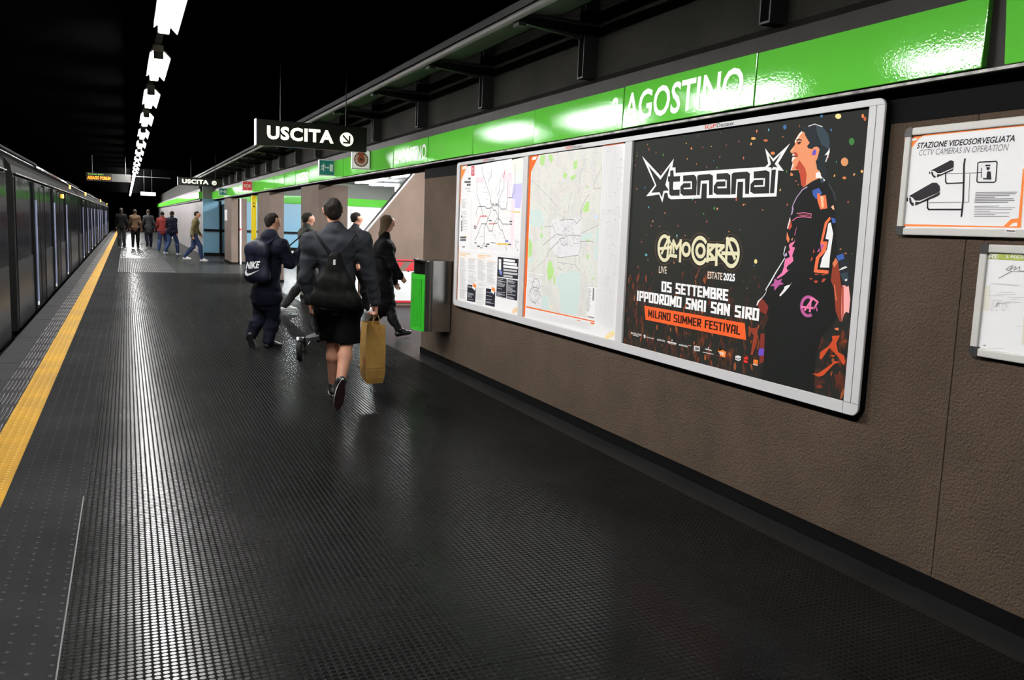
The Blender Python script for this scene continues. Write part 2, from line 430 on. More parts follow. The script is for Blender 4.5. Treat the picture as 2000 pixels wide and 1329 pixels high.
LAB = {1.105: 'glossy green band panel past the dark gap above the security camera notice',
       2.45: 'plain glossy green band panel just before the dark gap',
       3.924: 'green band panel with the white letters AGOSTINO above the big dark poster',
       5.32: 'green band panel with the white letter S above the street map',
       6.757: 'plain green band panel above the metro diagram',
       8.175: 'plain green band panel above the left end of the poster case',
       9.59: 'green band panel with the station name above the end of the brown wall'}
for i in range(2, len(PY)-1):
    ya, yb = PY[i], PY[i+1]
    if i == 2: yb = 2.45
    a = ya if ya != 2.45 else 2.53
    lab = LAB.get(ya, 'glossy green band panel, %s one past the end of the brown wall' % ordn[i-9] if i >= 9 else 'green band panel')
    t, q = panel(a, yb, lab, yaw=rng.uniform(-.004, .004), tilt=TILT.get(ya, rng.uniform(-.005, .02)), lift=rng.uniform(-.004, .004))
    if ya == 3.924: letters(5.298, 4.026, 'AGOSTINO', q, 2.299, 2.494, t)
    if ya == 5.32: letters(5.481, 5.345, 'S.', q, 2.293, 2.489, t)
    if i in (8, 13, 19): letters(ya+1.34, ya+.06, 'S.AGOSTINO', q, 2.307, 2.478, t)
# far band, nearer the tracks
b = MB(); b.box(2.72, 37.3, 2.19, 3.3, 41, 2.66); b.box(2.72, 41, 2.19, 2.95, 90, 2.66)
struct(b.build('beam_far', m_beam), 'dark beam carrying the far green band')
b = MB(); b.box(2.675, 37.32, BZ0, 2.715, 90, BZ1); tag(b.build('green_panel', m_green), 'long green sign band far down the platform beyond the blue wall', 'sign panel', 'green enamel panels of the station band')
b = MB(); b.box(2.72, 37.26, BZ0, 3.3, 37.298, BZ1); tag(b.build('green_panel', m_green), 'short green panel facing the camera above the blue wall', 'sign panel', 'green enamel panels of the station band')
# scuffed pale lip under the band
b = MB(); b.box(3.162, Y0, 2.244, 3.185, 37.2, 2.256)
struct(b.build('trim_1', mat('scuffed pale metal lip', (.22, .21, .19), .4, vary=(14, .9))), 'scuffed metal lip under the green panels')

# ------------------------------------------------------------------ hangers and cable tray above the band
m_hang = mat('black painted steel', (.012, .012, .012), .45)
m_tray = mat('grey galvanised tray', (.05, .05, .05), .5)
m_pipe = mat('grey conduit', (.20, .20, .19), .4)
def hanger(y):
    t = thing('steel_bracket', 'x', 'bracket', (3.2, y, 2.69), 'black steel brackets on the concrete above the green band')
    b = MB(); b.box(3.14, y-.045, 2.69, 3.259, y-.035, 3.419); b.box(3.14, y+.035, 2.69, 3.259, y+.045, 3.419); b.box(3.245, y-.045, 2.69, 3.259, y+.045, 3.419)
    b.box(3.14, y-.045, 2.688, 3.259, y+.045, 2.7)
    b.build('post', m_hang, t)
    b = MB(); b.prism([(3.14, y-.02, 2.97), (2.62, y-.02, 3.03), (2.62, y-.02, 3.098), (3.14, y-.02, 3.098)], (0, .04, 0)); b.box(2.60, y-.05, 3.0, 2.66, y+.05, 3.098)
    b.build('arm', m_hang, t)
    return t
HY = [3.88]+[5.96+2.03*i for i in range(16)]
h0 = hanger(HY[0]); h0['label'] = 'black steel bracket on the concrete above the green band, nearest of its row'
for i, y in enumerate(HY[1:]):
    dup(h0, (0, y-HY[0], 0), 'black steel bracket above the green band, %s from the camera in its row' % ordn[i+1])
b = MB(); b.box(2.6, 0, 3.1, 2.92, 38, 3.112); b.box(2.6, 0, 3.1, 2.61, 38, 3.17); b.box(2.91, 0, 3.1, 2.92, 38, 3.17)
tag(b.build('cable_tray', m_tray), 'dark cable tray running on brackets above the green band', 'cable tray')
b = MB(); b.cyl((2.575, 0, 3.06), (2.575, 38, 3.02), .028, n=12); tag(b.build('conduit', m_pipe), 'grey conduit pipe along the outer edge of the cable tray', 'pipe')
b = MB()
for k in range(3):
    b.tube([(2.68+.07*k, y, 3.135+.004*math.sin(y*1.7+k)) for y in np.arange(0, 38, .8)], .014+.004*k, 6)
tag(b.build('cables', m_hang), 'black cables lying in the cable tray', 'cable', kind='stuff')

# ------------------------------------------------------------------ hanging exit signs
m_sign_black = mat('black sign glass', (.006, .006, .004), .25)
m_sign_glow = mat('lit cream lettering', (.5, .5, .4), .5, es=1.15, ec=(1, .97, .72))
m_rod = mat('dull steel rod', (.06, .06, .06), .5, spec=.2)
m_sign_dark = mat('sign arrow black', (.01, .01, .005), .5)
m_alu = mat('brushed aluminium', (.62, .62, .63), .38, metal=.75)
m_cap = mat('pale lilac end cap', (.62, .58, .63), .4)
def uscita(name_lab, xl, xr, z0, z1, y, u, drop_l, drop_r):
    """u: dict of letter positions along the sign as fractions"""
    t = thing('exit_sign', name_lab, 'sign', (xl, y, z0), 'hanging USCITA exit signs')
    b = MB(); b.box(xl+.012, y, z0, xr, y+.12, z1); b.build('sign_box', m_sign_black, t, .006)
    b = MB(); b.box(xl, y-.004, z0-.003, xl+.012, y+.124, z1+.003); b.build('end_cap', m_cap, t, .003)
    W = xr-xl; Hh = z1-z0
    b = MB(); put_text(b, 'USCITA', (xl+u[0]*W, y-.003, z0+.245*Hh), (xl+u[1]*W, y-.003, z0+.245*Hh), (xl+u[0]*W, y-.003, z0+.775*Hh), 0, bold=.042, spacing=1.1)
    b.build('lettering', m_sign_glow, t)
    cx, cz, r = xl+u[2]*W, z0+.46*Hh, .28*Hh
    b = MB(); b.cyl((cx, y-.001, cz), (cx, y-.005, cz), r, n=32, smooth=False)
    d = b.build('arrow_disc', m_sign_glow, t)
    b = MB()
    def ar(pts): b.poly([(cx+px*r, y-.0075, cz+pz*r) for px, pz in pts][::-1])
    ar([(-.66, .46), (-.50, .64), (.36, -.24), (.20, -.42)]); ar([(.30, .55), (.54, .55), (.54, -.60), (.30, -.36)]); ar([(-.55, -.36), (.54, -.36), (.54, -.60), (-.55, -.60)])
    b.build('arrow', m_sign_dark, d)
    for fx in (drop_l, drop_r):
        b = MB(); b.cyl((xl+fx*W, y+.06, z1), (xl+fx*W, y+.06, 3.42), .006, n=8); b.build('hanging_rod', m_rod, t)
    return t
uscita('large black hanging sign with lit cream USCITA lettering and an arrow disc, nearer one', 1.437, 2.80, 2.437, 2.742, 11.0, (.098, .69, .81), .22, .81)
uscita('smaller black hanging USCITA sign farther down the platform, lit cream lettering', 1.36, 2.58, 2.43, 2.66, 27.0, (.10, .69, .82), .3, .85)

# ------------------------------------------------------------------ flag boxes on the band
m_box_side = mat('white plastic box', (.72, .72, .7), .4)
m_face_lit = mat('lit white sign face', (.72, .72, .7), .4, es=.32, ec=(1, 1, .97))
m_exit_green = mat('emergency green', (.012, .15, .13), .4, es=.05, ec=(.05, .55, .5))
m_red = mat('signal red', (.55, .03, .04), .4)
m_red_lit = mat('lit red sign face', (.55, .03, .05), .4, es=.18, ec=(1, .05, .08))
m_dial = mat('brick red dial', (.5, .09, .06), .4)
m_pale = mat('pale print', (.85, .85, .85), .4)
m_dk = mat('dark print', (.02, .02, .02), .4)
def flag_box(name, label, cat, x0, x1, z0, z1, y, face, group=None):
    t = thing(name, label, cat, ((x0+x1)/2, y, z0), group)
    b = MB(); b.box(x0, y, z0, x1, y+.06, z1); b.build('box', m_box_side, t, .006)
    b = MB(); e = .014; b.box(x0+e, y-.003, z0+e, x1-e, y, z1-e); b.build('face', face, t)
    return t
def disc(b, cx, y, cz, r, mi=0, n=28): b.poly([(cx+r*math.cos(2*PI*i/n), y, cz+r*math.sin(2*PI*i/n)) for i in range(n)], mi)
# telephone dial
t = flag_box('phone_sign', 'white box sign with a red telephone dial on the green band', 'sign', 2.884, 3.143, 2.293, 2.557, 12.14, m_face_lit)
cx, cz = 3.012, 2.425
b = MB(); disc(b, cx, 12.135, cz, .102, 1); disc(b, cx, 12.1345, cz, .096, 0)
for k in range(10):
    a = math.radians(140-k*32) if False else math.radians(215+ k*29.0 - 75)
    disc(b, cx+.07*math.cos(a), 12.134, cz+.07*math.sin(a), .0165, 2, 14); disc(b, cx+.07*math.cos(a), 12.1335, cz+.07*math.sin(a), .007, 0, 10)
disc(b, cx, 12.134, cz, .018, 1); b.poly([(cx+.05, 12.134, cz+.05), (cx+.058, 12.134, cz+.046), (cx+.066, 12.134, cz+.078), (cx+.056, 12.134, cz+.08)], 1)
b.build('dial', [m_dial, m_dk, m_pale], t)
def exit_art(t, x0, x1, z0, z1, y):
    W, Hh = x1-x0, z1-z0; b = MB()
    def P(pts, mi=0): b.poly([(x0+px*W, y, z0+pz*Hh) for px, pz in pts], mi)
    P([(.66, .28), (.86, .28), (.86, .72), (.66, .72)])
    P([(.36, .47), (.54, .47), (.54, .40), (.63, .5), (.54, .60), (.54, .53), (.36, .53)])
    disc(b, x0+.30*W, y, z0+.70*Hh, .04*W, 0, 12)
    P([(.22, .46), (.30, .44), (.33, .64), (.24, .66)]); P([(.24, .66), (.14, .60), (.13, .50), (.17, .50), (.19, .57), (.26, .60)]); P([(.30, .64), (.42, .60), (.42, .56), (.31, .58)])
    P([(.22, .48), (.29, .46), (.34, .38), (.30, .24), (.26, .25), (.28, .37)]); P([(.22, .48), (.27, .44), (.20, .36), (.10, .34), (.10, .38), (.18, .40)])
    b.build('pictogram', m_pale, t)
t = flag_box('emergency_exit_sign', 'green emergency exit box sign with a running figure, second box from the wall end', 'sign', 2.884, 3.143, 2.293, 2.552, 14.44, m_exit_green); exit_art(t, 2.765, 3.019, 2.262, 2.51, 13.836)
t = flag_box('sos_sign', 'red SOS box sign on the green band beyond the pillars', 'sign', 2.884, 3.143, 2.296, 2.552, 24.72, m_red_lit)
b = MB(); put_text(b, 'SOS', (2.925, 24.716, 2.379), (3.10, 24.716, 2.379), (2.925, 24.716, 2.468), 0, bold=.03)
for zz in (2.51, 2.34): disc(b, 3.0125, 24.716, zz, .014)
b.build('lettering', m_pale, t)
t = flag_box('emergency_exit_sign', 'small far green emergency exit box sign left of the red SOS box', 'sign', 2.884, 3.143, 2.296, 2.541, 31.3, m_exit_green); exit_art(t, 2.76, 3.019, 2.265, 2.5, 29.996)

# ------------------------------------------------------------------ train indicator and far white sign
m_led_o = mat('orange display dots', (1, .25, .02), .5, es=2.2, ec=(1, .22, .01))
m_led_g = mat('green display dots', (.2, .6, .05), .5, es=.35, ec=(.25, .7, .05))
m_case = mat('dark grey display case', (.05, .048, .045), .35)
t = thing('train_indicator', 'hanging electronic train indicator with orange destination text', 'display', (-.4, 32, 2.6))
b = MB(); b.box(-1.19, 32, 2.588, .155, 32.25, 2.845); b.build('case', m_case, t, .01)
b = MB(); b.box(-1.17, 31.996, 2.60, -.42, 32, 2.83); b.build('screen', m_sign_black, t)
b = MB(); put_text(b, 'ASSAGO FORUM', (-1.15, 31.99, 2.63), (-.46, 31.99, 2.63), (-1.15, 31.99, 2.74), 0, bold=.03); b.build('destination_text', m_led_o, t)
b = MB(); put_text(b, 'Treno per:', (-1.14, 31.99, 2.77), (-.66, 31.99, 2.77), (-1.14, 31.99, 2.82), 0, bold=.02); b.build('heading_text', m_led_g, t)
for xx in (-1.0, 0): 
    b = MB(); b.cyl((xx, 32.1, 2.845), (xx, 32.1, 3.42), .012, n=8); b.build('hanging_rod', m_rod, t)
b = MB(); b.cyl((.155, 32.1, 2.80), (1.4, 32.1, 2.80), .014, n=8); b.build('support_bar', m_rod, t)
t = thing('blank_sign', 'small lit white hanging sign far down the platform', 'sign', (.85, 40, 2.34))
b = MB(); b.box(.56, 40, 2.34, 1.15, 40.08, 2.49); b.build('panel', mat('lit white sign', (.8, .8, .8), .5, es=.5, ec=(1, 1, 1)), t, .005)
for xx in (.7, 1.0):
    b = MB(); b.cyl((xx, 40.04, 2.49), (xx, 40.04, 3.42), .008, n=6); b.build('hanging_rod', m_rod, t)
# ------------------------------------------------------------------ advertising case
m_frame = mat('satin aluminium frame', (.52, .52, .53), .45, spec=.3)
m_frame2 = mat('satin aluminium groove', (.05, .05, .05), .6)
CX = 3.224            # front of the case
SX = 3.240            # plane of the paper sheets
CY0, CY1, CZ0, CZ1 = 3.081, 8.822, .704, 2.219
t = case = thing('poster_case', 'long grey aluminium poster case with three bays on the brown wall', 'display case', (CX, (CY0+CY1)/2, CZ0))
b = MB(); b.box(3.247, CY0+.03, CZ0+.03, WALL_X, CY1-.03, CZ1-.03); b.build('back_panel', m_black, t)
def rounded(y0, y1, z0, z1, r, n=6):
    P = []
    for cy, cz, a0 in ((y1-r, z1-r, 0), (y0+r, z1-r, 90), (y0+r, z0+r, 180), (y1-r, z0+r, 270)):
        for k in range(n+1):
            a = math.radians(a0+90*k/n); P.append((cy+r*math.cos(a), cz+r*math.sin(a)))
    return P
def ring_frame(mb, outer, inner, x0, x1, mi=0):
    n = len(outer)
    vs = [(x0, y, z) for y, z in outer]+[(x0, y, z) for y, z in inner]+[(x1, y, z) for y, z in outer]+[(x1, y, z) for y, z in inner]
    fs = []
    for i in range(n):
        j = (i+1) % n
        fs += [(i, n+i, n+j, j), (2*n+i, 2*n+j, 3*n+j, 3*n+i), (i, j, 2*n+j, 2*n+i), (n+i, 3*n+i, 3*n+j, n+j)]
    mb.add(vs, fs, mi)
IN = (3.177, 8.744, .764, 2.186)
out = rounded(CY0, CY1, CZ0, CZ1, .042)
inn = []
for k, (y, z) in enumerate(out):
    inn.append((IN[1] if k < 7 or k >= 21 else IN[0], IN[3] if k < 14 else IN[2]))
b = MB(); ring_frame(b, out, inn, CX, CX+.014); b.build('outer_frame', m_frame, t, .003)
b = MB(); ring_frame(b, rounded(CY0+.001, CY1-.001, CZ0+.001, CZ1-.001, .041), inn, CX+.014, WALL_X-.001); b.build('case_side', m_black, t)
b = MB()
b.box(CX-.0008, 3.128, CZ0+.062, CX, 3.131, CZ1-.032); b.box(CX-.0008, CY0+.004, CZ0+.0605, CX, 3.177, CZ0+.0625); b.box(CX-.0008, CY0+.003, CZ1-.033, CX, 3.177, CZ1-.0315)
b.box(CX-.0008, 3.176, CZ0+.002, CX, 3.178, CZ0+.06); b.build('frame_joints', m_frame2, t)
for ya, yb in ((5.300, 5.392), (7.022, 7.122)):
    b = MB(); b.box(CX+.001, ya, IN[2], WALL_X-.02, yb, IN[3]); b.build('mullion', m_frame, t, .003)
def maker(py0, py1, z0, z1):
    b = MB(); W = py0-py1
    put_text(b, 'IGP', (CX-.0012, py0, z0), (CX-.0012, py0-W*.40, z0), (CX-.0012, py0, z1), 0, bold=.02)
    put_text(b, 'Decaux', (CX-.0012, py0-W*.415, z0), (CX-.0012, py1, z0), (CX-.0012, py0-W*.415, z1), 1, bold=.015)
    return b.build('maker_name', [mat('maker red', (.6, .05, .03), .5), m_dk], t)
maker(4.46, 4.185, 2.192, 2.215); maker(6.30, 6.03, 2.192, 2.215); maker(8.08, 7.78, 2.192, 2.215)

# ------------------------------------------------------------------ snap-frame notices
m_snap = mat('satin silver snap frame', (.50, .495, .47), .4, spec=.35)
m_corner = mat('black plastic corner', (.02, .021, .022), .45)
m_paper = mat('white printed paper', (.74, .74, .75), .6, spec=.1)
m_orange = mat('orange print', (.85, .24, .06), .5, spec=.1)
m_ink = mat('black print', (.022, .02, .024), .5, spec=.1)
m_ink2 = mat('grey print', (.16, .16, .17), .5, spec=.1)
NX = 3.252
def snap_frame(name, label, y0, y1, z0, z1, bw=.034):
    t = thing(name, label, 'notice', (WALL_X, (y0+y1)/2, z0))
    b = MB(); b.box(3.258, y0+.01, z0+.01, WALL_X, y1-.01, z1-.01); b.build('sheet', m_paper, t)
    for k, (a, c, d, e) in enumerate(((y0+.02, y1-.02, z1-bw, z1), (y0+.02, y1-.02, z0, z0+bw), (y0, y0+bw, z0+.02, z1-.02), (y1-bw, y1, z0+.02, z1-.02))):
        b = MB(); b.box(NX-.006, a, d, WALL_X, c, e); b.build('rail', m_snap, t, .005)
    for a, sa in ((y0, 1), (y1, -1)):
        for d, sd in ((z0, 1), (z1, -1)):
            c, s_ = bw+.006, .026
            P = [(a-sa*.001, d+sd*.02), (a-sa*.001, d+sd*c), (a+sa*c, d+sd*c), (a+sa*c, d-sd*.001), (a+sa*.02, d-sd*.001), (a+sa*.006, d+sd*.006)]
            b = MB(); b.prism([(NX-.0075, y, z) for y, z in P], (.02, 0, 0)); b.build('corner_cap', m_corner, t)
    return t
def artX(x, mb):
    """drawing helpers on a wall sheet at depth x, from points of the photograph"""
    def W(u): p = at(u[0], u[1], X=x); return (x, p.y, p.z)
    def poly(pts, mi=0): mb.poly([W(p) for p in pts], mi)
    def line(pts, wd, mi=0):
        Q = [Vector(W(p)) for p in pts]
        for a, c in zip(Q[:-1], Q[1:]):
            d = (c-a)
            if d.length < 1e-6: continue
            d.normalize(); n = Vector((0, -d.z, d.y))*wd/2; e = d*wd*.35
            mb.poly([a-n-e, c-n+e, c+n+e, a+n-e], mi)
    def text(s, bl, br, tl, mi=0, **k): put_text(mb, s, W(bl), W(br), W(tl), mi, **k)
    return W, poly, line, text
def zm(ox, oy, sc): return lambda pts: [(ox+u/sc, oy+v/sc) for u, v in pts]
t = snap_frame('camera_notice', 'white orange-edged notice STAZIONE VIDEOSORVEGLIATA with two drawn cameras, silver frame', 2.285, 2.972, 1.588, 2.068)
b = MB(); poly_ = artX(3.2566, b)[1]; W, poly, line, text = artX(3.2568, b); z = zm(1720, 220, 5.111)
K, O, G_, P_ = 0, 1, 2, 3
poly(z([(240, 250), (280, 240), (300, 232), (440, 226), (380, 260), (285, 385), (228, 1115), (205, 1120)]), O)
poly(z([(275, 226), (1431, 105), (1431, 134), (440, 233), (275, 243)]), O)
poly(z([(205, 1115), (228, 1113), (1225, 1137), (1300, 1065), (1375, 1055), (1390, 1150), (205, 1135)]), O)
poly_(z([(1280, 1138), (1320, 1105), (1362, 1097), (1362, 1135)]), P_)
poly(z([(1431, 560), (1420, 560), (1375, 1060), (1390, 1150), (1400, 1150), (1431, 700)]), O)
poly_(z([(300, 285), (320, 258), (372, 250), (352, 278)]), P_)
text('STAZIONE VIDEOSORVEGLIATA', *z([(360, 362), (1338, 288), (366, 303)]), K, bold=.022, shear=.2)
text('CCTV CAMERAS IN OPERATION', *z([(383, 432), (1275, 378), (388, 372)]), G_, shear=.2, bold=-.004)
poly(z([(498, 580), (700, 475), (728, 485), (730, 540), (715, 555), (600, 605), (565, 605), (540, 585)]), K)
poly(z([(565, 615), (600, 617), (715, 565), (728, 552), (720, 580), (560, 648)]), K); poly(z([(480, 598), (492, 585), (498, 612), (488, 615)]), K)
poly(z([(502, 590), (520, 592), (530, 625), (550, 635), (548, 652), (528, 648), (510, 625)]), K)
poly(z([(280, 835), (515, 700), (560, 700), (590, 735), (592, 780), (575, 800), (390, 880), (345, 880), (320, 850)]), K)
poly(z([(345, 890), (390, 893), (592, 795), (590, 815), (570, 835), (345, 930)]), K); poly(z([(256, 858), (272, 845), (275, 885), (262, 890)]), K)
poly(z([(283, 850), (300, 850), (312, 895), (332, 905), (328, 935), (310, 930), (288, 900)]), K)
line(z([(648, 598), (648, 690), (660, 708), (822, 702)]), .006, K); line(z([(467, 870), (467, 950), (480, 968), (812, 968)]), .0075, K)
line(z([(842, 465), (832, 520), (828, 700), (822, 880), (806, 1035)]), .0085, K)
for a, c in (((655, 610), (960, 602)), ((890, 615), (878, 892)), ((480, 900), (880, 895))):
    n = int(math.dist(a, c)/10)
    for k in range(n):
        u = [(a[0]+(c[0]-a[0])*(k+f)/n, a[1]+(c[1]-a[1])*(k+f)/n) for f in (.1, .55)]
        line(z(u), .0028, G_)
line(z([(985, 495), (1150, 487), (1162, 500), (1148, 685), (1130, 697), (970, 697), (960, 685), (970, 505), (985, 495)]), .005, K)
line(z([(1005, 555), (1003, 650)]), .003, K); line(z([(970, 600), (1003, 600)]), .003, K)
poly(z([(1043, 522), (1097, 520), (1092, 536), (1045, 538)]), K); poly(z([(1055, 545), (1090, 545), (1090, 560), (1075, 578), (1058, 570)]), K)
poly(z([(1062, 590), (1080, 585), (1098, 590), (1105, 670), (1022, 668), (1022, 652), (1055, 655)]), K)
for k in range(7): line(z([(950-2*k, 797+17*k), (1270+[90, 75, 15, -130, 55, 65, 0][k], 797+17*k-3)]), .0032, G_)
for k in range(7): line(z([(938-k, 936+17*k), (1270+[-90, 70, 40, -180, 15, -130, 10][k], 936+17*k-2)]), .0024, G_)
b.build('print', [m_ink, m_orange, m_ink2, m_paper], t)
b = MB(); W, poly, line, text = artX(NX-.0075, b); poly(z([(1240, 1165), (1352, 1168), (1350, 1200), (1240, 1196)]), 0); line(z([(1255, 1182), (1340, 1184)]), .004, 1); b.build('maker_sticker', [m_paper, m_dk], t)

t = snap_frame('timetable_notice', 'white timetable sheet headed M2 S. AGOSTINO with a pen scribble, silver frame', 1.80, 2.530, 1.092, 1.559)
m_olive = mat('olive green print', (.36, .42, .09), .5, spec=.1); m_cream = mat('faint cream print', (.66, .65, .56), .5, spec=.1); m_pen = mat('pen line', (.22, .21, .2), .6, spec=.1); m_faint = mat('faint grey print', (.55, .55, .55), .5, spec=.1)
b = MB(); W, poly, line, text = artX(3.2568, b); z = zm(1870, 460, 4.922)
poly([(1924.5, 495), (2060, 500), (2060, 513), (1923.5, 506)], 0)
W, _p, line, text = artX(3.2565, b)
text('M2', *z([(298, 218), (378, 222), (302, 182)]), 1, bold=.03); line(z([(283, 180), (392, 183), (388, 232), (280, 228), (283, 180)]), .0015, 1)
text('S. AGOSTINO', (1964.2, 504.3), (2024, 506.5), (1965, 496.3), 1, bold=.012)
line(z([(395, 412), (480, 368), (520, 345), (465, 330), (500, 300), (535, 290), (500, 330), (560, 300), (545, 335), (600, 300), (590, 340), (700, 350)]), .0022, 2); line(z([(520, 345), (720, 356)]), .0018, 2)
poly(z([(255, 480), (315, 480), (302, 725), (232, 725)]), 3); poly(z([(635, 780), (720, 790), (700, 1070), (615, 1050)]), 3)
rn = random.Random(5)
for v in (468, 476): line(z([(320, v-8), (590, v+8)]), .0014, 4)
for v, a, c in ((545, 405, 540), (565, 380, 560), (578, 250, 450), (594, 490, 640), (615, 510, 580), (622, 320, 430), (640, 480, 605), (1085, 300, 450)): line(z([(a, v), (c, v+4)]), .002, 4)
for k in range(60): u, v = rn.uniform(320, 490), 640+13*rn.randint(0, 6); line(z([(u, v), (u+rn.uniform(4, 10), v+1)]), .003, 4)
_p(z([(250, 1053), (272, 1053), (272, 1064), (250, 1064)]), 2); line(z([(165, 1102), (700, 1185)]), .0012, 4); line(z([(560, 875), (720, 882)]), .0012, 4)
b.build('print', [m_olive, m_paper, m_pen, m_cream, m_faint], t)

# ------------------------------------------------------------------ litter bin on the wall
m_steel = mat('stainless steel', (.5, .5, .49), .22, metal=1.0, bump=(30, .0004))
m_bin_green = mat('green perforated sheet', (.03, .42, .02), .35)
m_bin_dark = mat('dark bin liner', (.012, .012, .012), .5)
t = thing('litter_bin', 'wall-mounted steel litter bin with a green perforated basket at the end of the brown wall', 'bin', (WALL_X, 9.28, .39))
by0, by1, bx, bz0, bz1 = 9.0, 9.56, 2.985, .385, 1.165
b = MB()
R_ = .075
arc = [(bx+R_-R_*math.sin(math.radians(a)), by0+R_-R_*math.cos(math.radians(a))) for a in range(0, 91, 9)]
inr = [(bx+R_-(R_-.012)*math.sin(math.radians(a)), by0+R_-(R_-.012)*math.cos(math.radians(a))) for a in range(90, -1, -9)]
prof = [(WALL_X, by0)]+arc+[(bx, by0+.085), (bx+.012, by0+.085)]+inr+[(WALL_X, by0+.012)]
for P in (prof, [(x, by0+by1-y) for x, y in prof][::-1]):
    n = len(P); vs = [(x, y, bz0) for x, y in P]+[(x, y, bz1) for x, y in P]
    b.add(vs, [(i, (i+1) % n, n+(i+1) % n, n+i) for i in range(n)], 0, True)
    b.add(vs, [list(range(n-1, -1, -1)), list(range(n, 2*n))], 0)
b.box(bx, by0+.02, bz1-.012, WALL_X, by1-.02, bz1); b.box(WALL_X-.012, by0, bz0, WALL_X, by1, bz1)
o_ = b.build('steel_housing', m_steel, t); o_.data.set_sharp_from_angle(angle=.6)
b = MB(); b.box(bx+.03, by0+.03, bz0+.02, WALL_X-.02, by1-.03, .99); b.build('liner', m_bin_dark, t)
b = MB()
ya, yb = by0+.085, by1-.02
def bulge(y): f = (y-ya)/(yb-ya); return bx+.01-.075*math.sin(PI*min(1, max(0, f)))**.6
nc, nr, z0, z1 = 17, 31, bz0-.003, 1.01
def strip(y0_, y1_, za, zb, n=1):
    for i in range(n):
        a = y0_+(y1_-y0_)*i/n; c = y0_+(y1_-y0_)*(i+1)/n
        b.add([(bulge(a), a, za), (bulge(c), c, za), (bulge(c), c, zb), (bulge(a), a, zb), (bulge(a)+.003, a, za), (bulge(c)+.003, c, za), (bulge(c)+.003, c, zb), (bulge(a)+.003, a, zb)],
              [(0, 3, 2, 1), (4, 5, 6, 7), (0, 1, 5, 4), (3, 7, 6, 2)], 0)
strip(ya, yb, z1-.055, z1, 24); strip(ya, yb, z0, z0+.035, 24)
hz = (z1-.055-z0-.035)/nr
for k in range(nr+1): strip(ya, yb, z0+.035+hz*k-.004, z0+.035+hz*k+.004, 24)
wy = (yb-ya)/nc
for k in range(nc+1): strip(max(ya, ya+wy*k-(.0065 if 0 < k < nc else .02)), min(yb, ya+wy*k+(.0065 if 0 < k < nc else .02)), z0, z1, 2)
b.box(bx-.002, ya, z0, bx+.03, ya+.006, z1); b.box(bx-.002, yb-.006, z0, bx+.03, yb, z1)
b.build('perforated_basket', m_bin_green, t)
b = MB(); b.cyl((2.93, by1-.03, 1.01), (2.93, by1-.03, 1.025), .008, n=10); b.build('lock_pin', m_steel, t)
# ------------------------------------------------------------------ train
m_train = dull('polished dark train side', (.008, .008, .0088), .2, 1.4, .12, bump=(3.0, .002, 1))
m_train_low = dull('brushed grey train panel', (.020, .020, .021), .2, 1.5, .22, bump=(4.0, .003, 1))
m_glass = dull('dark train glass', (.004, .0042, .005), .11, 1.5, .16, bump=(2.2, .004, 1))
m_roof = dull('grey train roof', (.006, .006, .006), .45, 1.3, .025)
m_gutter = mat('bright roof gutter', (.16, .16, .16), .3, metal=.8)
m_rubber_b = dull('black door rubber', (.003, .003, .0034), .5, 1.2, .012)
m_rail_b = mat('pale blue grab strip', (.26, .29, .45), .25, metal=.3)
m_amber = mat('amber door lamp', (1, .45, .05), .5, es=14, ec=(1, .42, .03))
TX = -1.40
def car(ya, yb, label, doors):
    t = thing('train_car', label, 'train', (TX, (ya+yb)/2, -.3), 'metro cars standing at the platform')
    # body: rounded shoulder at the top, both ends dark
    prof = [(TX, -.12), (TX, 1.98), (TX-.03, 2.16), (TX-.12, 2.27), (TX-.35, 2.42), (TX-1.3, 2.55), (TX-2.3, 2.42), (TX-2.65, 2.0), (TX-2.65, -.12)]
    b = MB(); b.prism([(x, ya, z) for x, z in prof][::-1], (0, yb-ya, 0)); b.build('body', m_roof, t)
    b = MB(); b.box(TX, ya+.15, .84, TX+.012, yb-.15, 2.0); b.build('window_band', m_glass, t)
    b = MB(); b.box(TX, ya+.15, -.1, TX+.016, yb-.15, .84); b.build('lower_panel', m_train_low, t)
    b = MB(); b.box(TX-.01, ya+.1, 2.035, TX+.03, yb-.1, 2.05); b.build('gutter', m_gutter, t, .004)
    b = MB(); b.cyl((TX-.2, ya+.2, 2.37), (TX-.2, yb-.2, 2.37), .016, n=8); b.build('roof_trim', m_gutter, t)
    b = MB(); b.box(TX-.6, ya+.4, 2.46, TX-.3, (ya+yb)/2-1, 2.52); b.build('roof_duct', m_roof, t, .02)
    b = MB(); b.box(TX-.5, ya+.05, -.55, TX-.05, yb-.05, -.1); b.build('underframe', m_black, t)
    for yd in doors:
        d = MB(); d.box(TX+.012, yd, -.02, TX+.03, yd+1.78, 1.96); dr = d.build('door', m_train, t, .006)
        for y in (yd-.25, yd+1.78):
            w = .24 if y < yd else .1
            d = MB(); d.box(TX+.01, y, -.08, TX+.036, y+w, 2.0); d.build('rubber_edge', m_rubber_b, dr)
        d = MB(); d.cyl((TX+.046, yd-.03, .06), (TX+.046, yd-.03, 1.72), .02, n=10); d.build('grab_strip', m_rail_b, dr)
        d = MB(); d.box(TX+.036, yd-.07, .0, TX+.06, yd+.01, .06); d.build('latch', m_white_sheet, dr, .006)
        d = MB(); d.box(TX+.03, yd+.12, .92, TX+.034, yd+1.66, 1.86); d.build('door_glass', m_glass, dr)
        d = MB(); d.box(TX+.03, yd+.88, -.02, TX+.036, yd+.92, 1.96); d.build('door_seam', m_rubber_b, dr)
    return t
car(-3, 12.9, 'nearest metro car, cut off at the edge of view before the dark car gap', [8.0])
c = car(13.65, 30.3, 'dark polished metro car just past the first gap, with pale blue grab strips', [16.25, 20.3, 24.3])
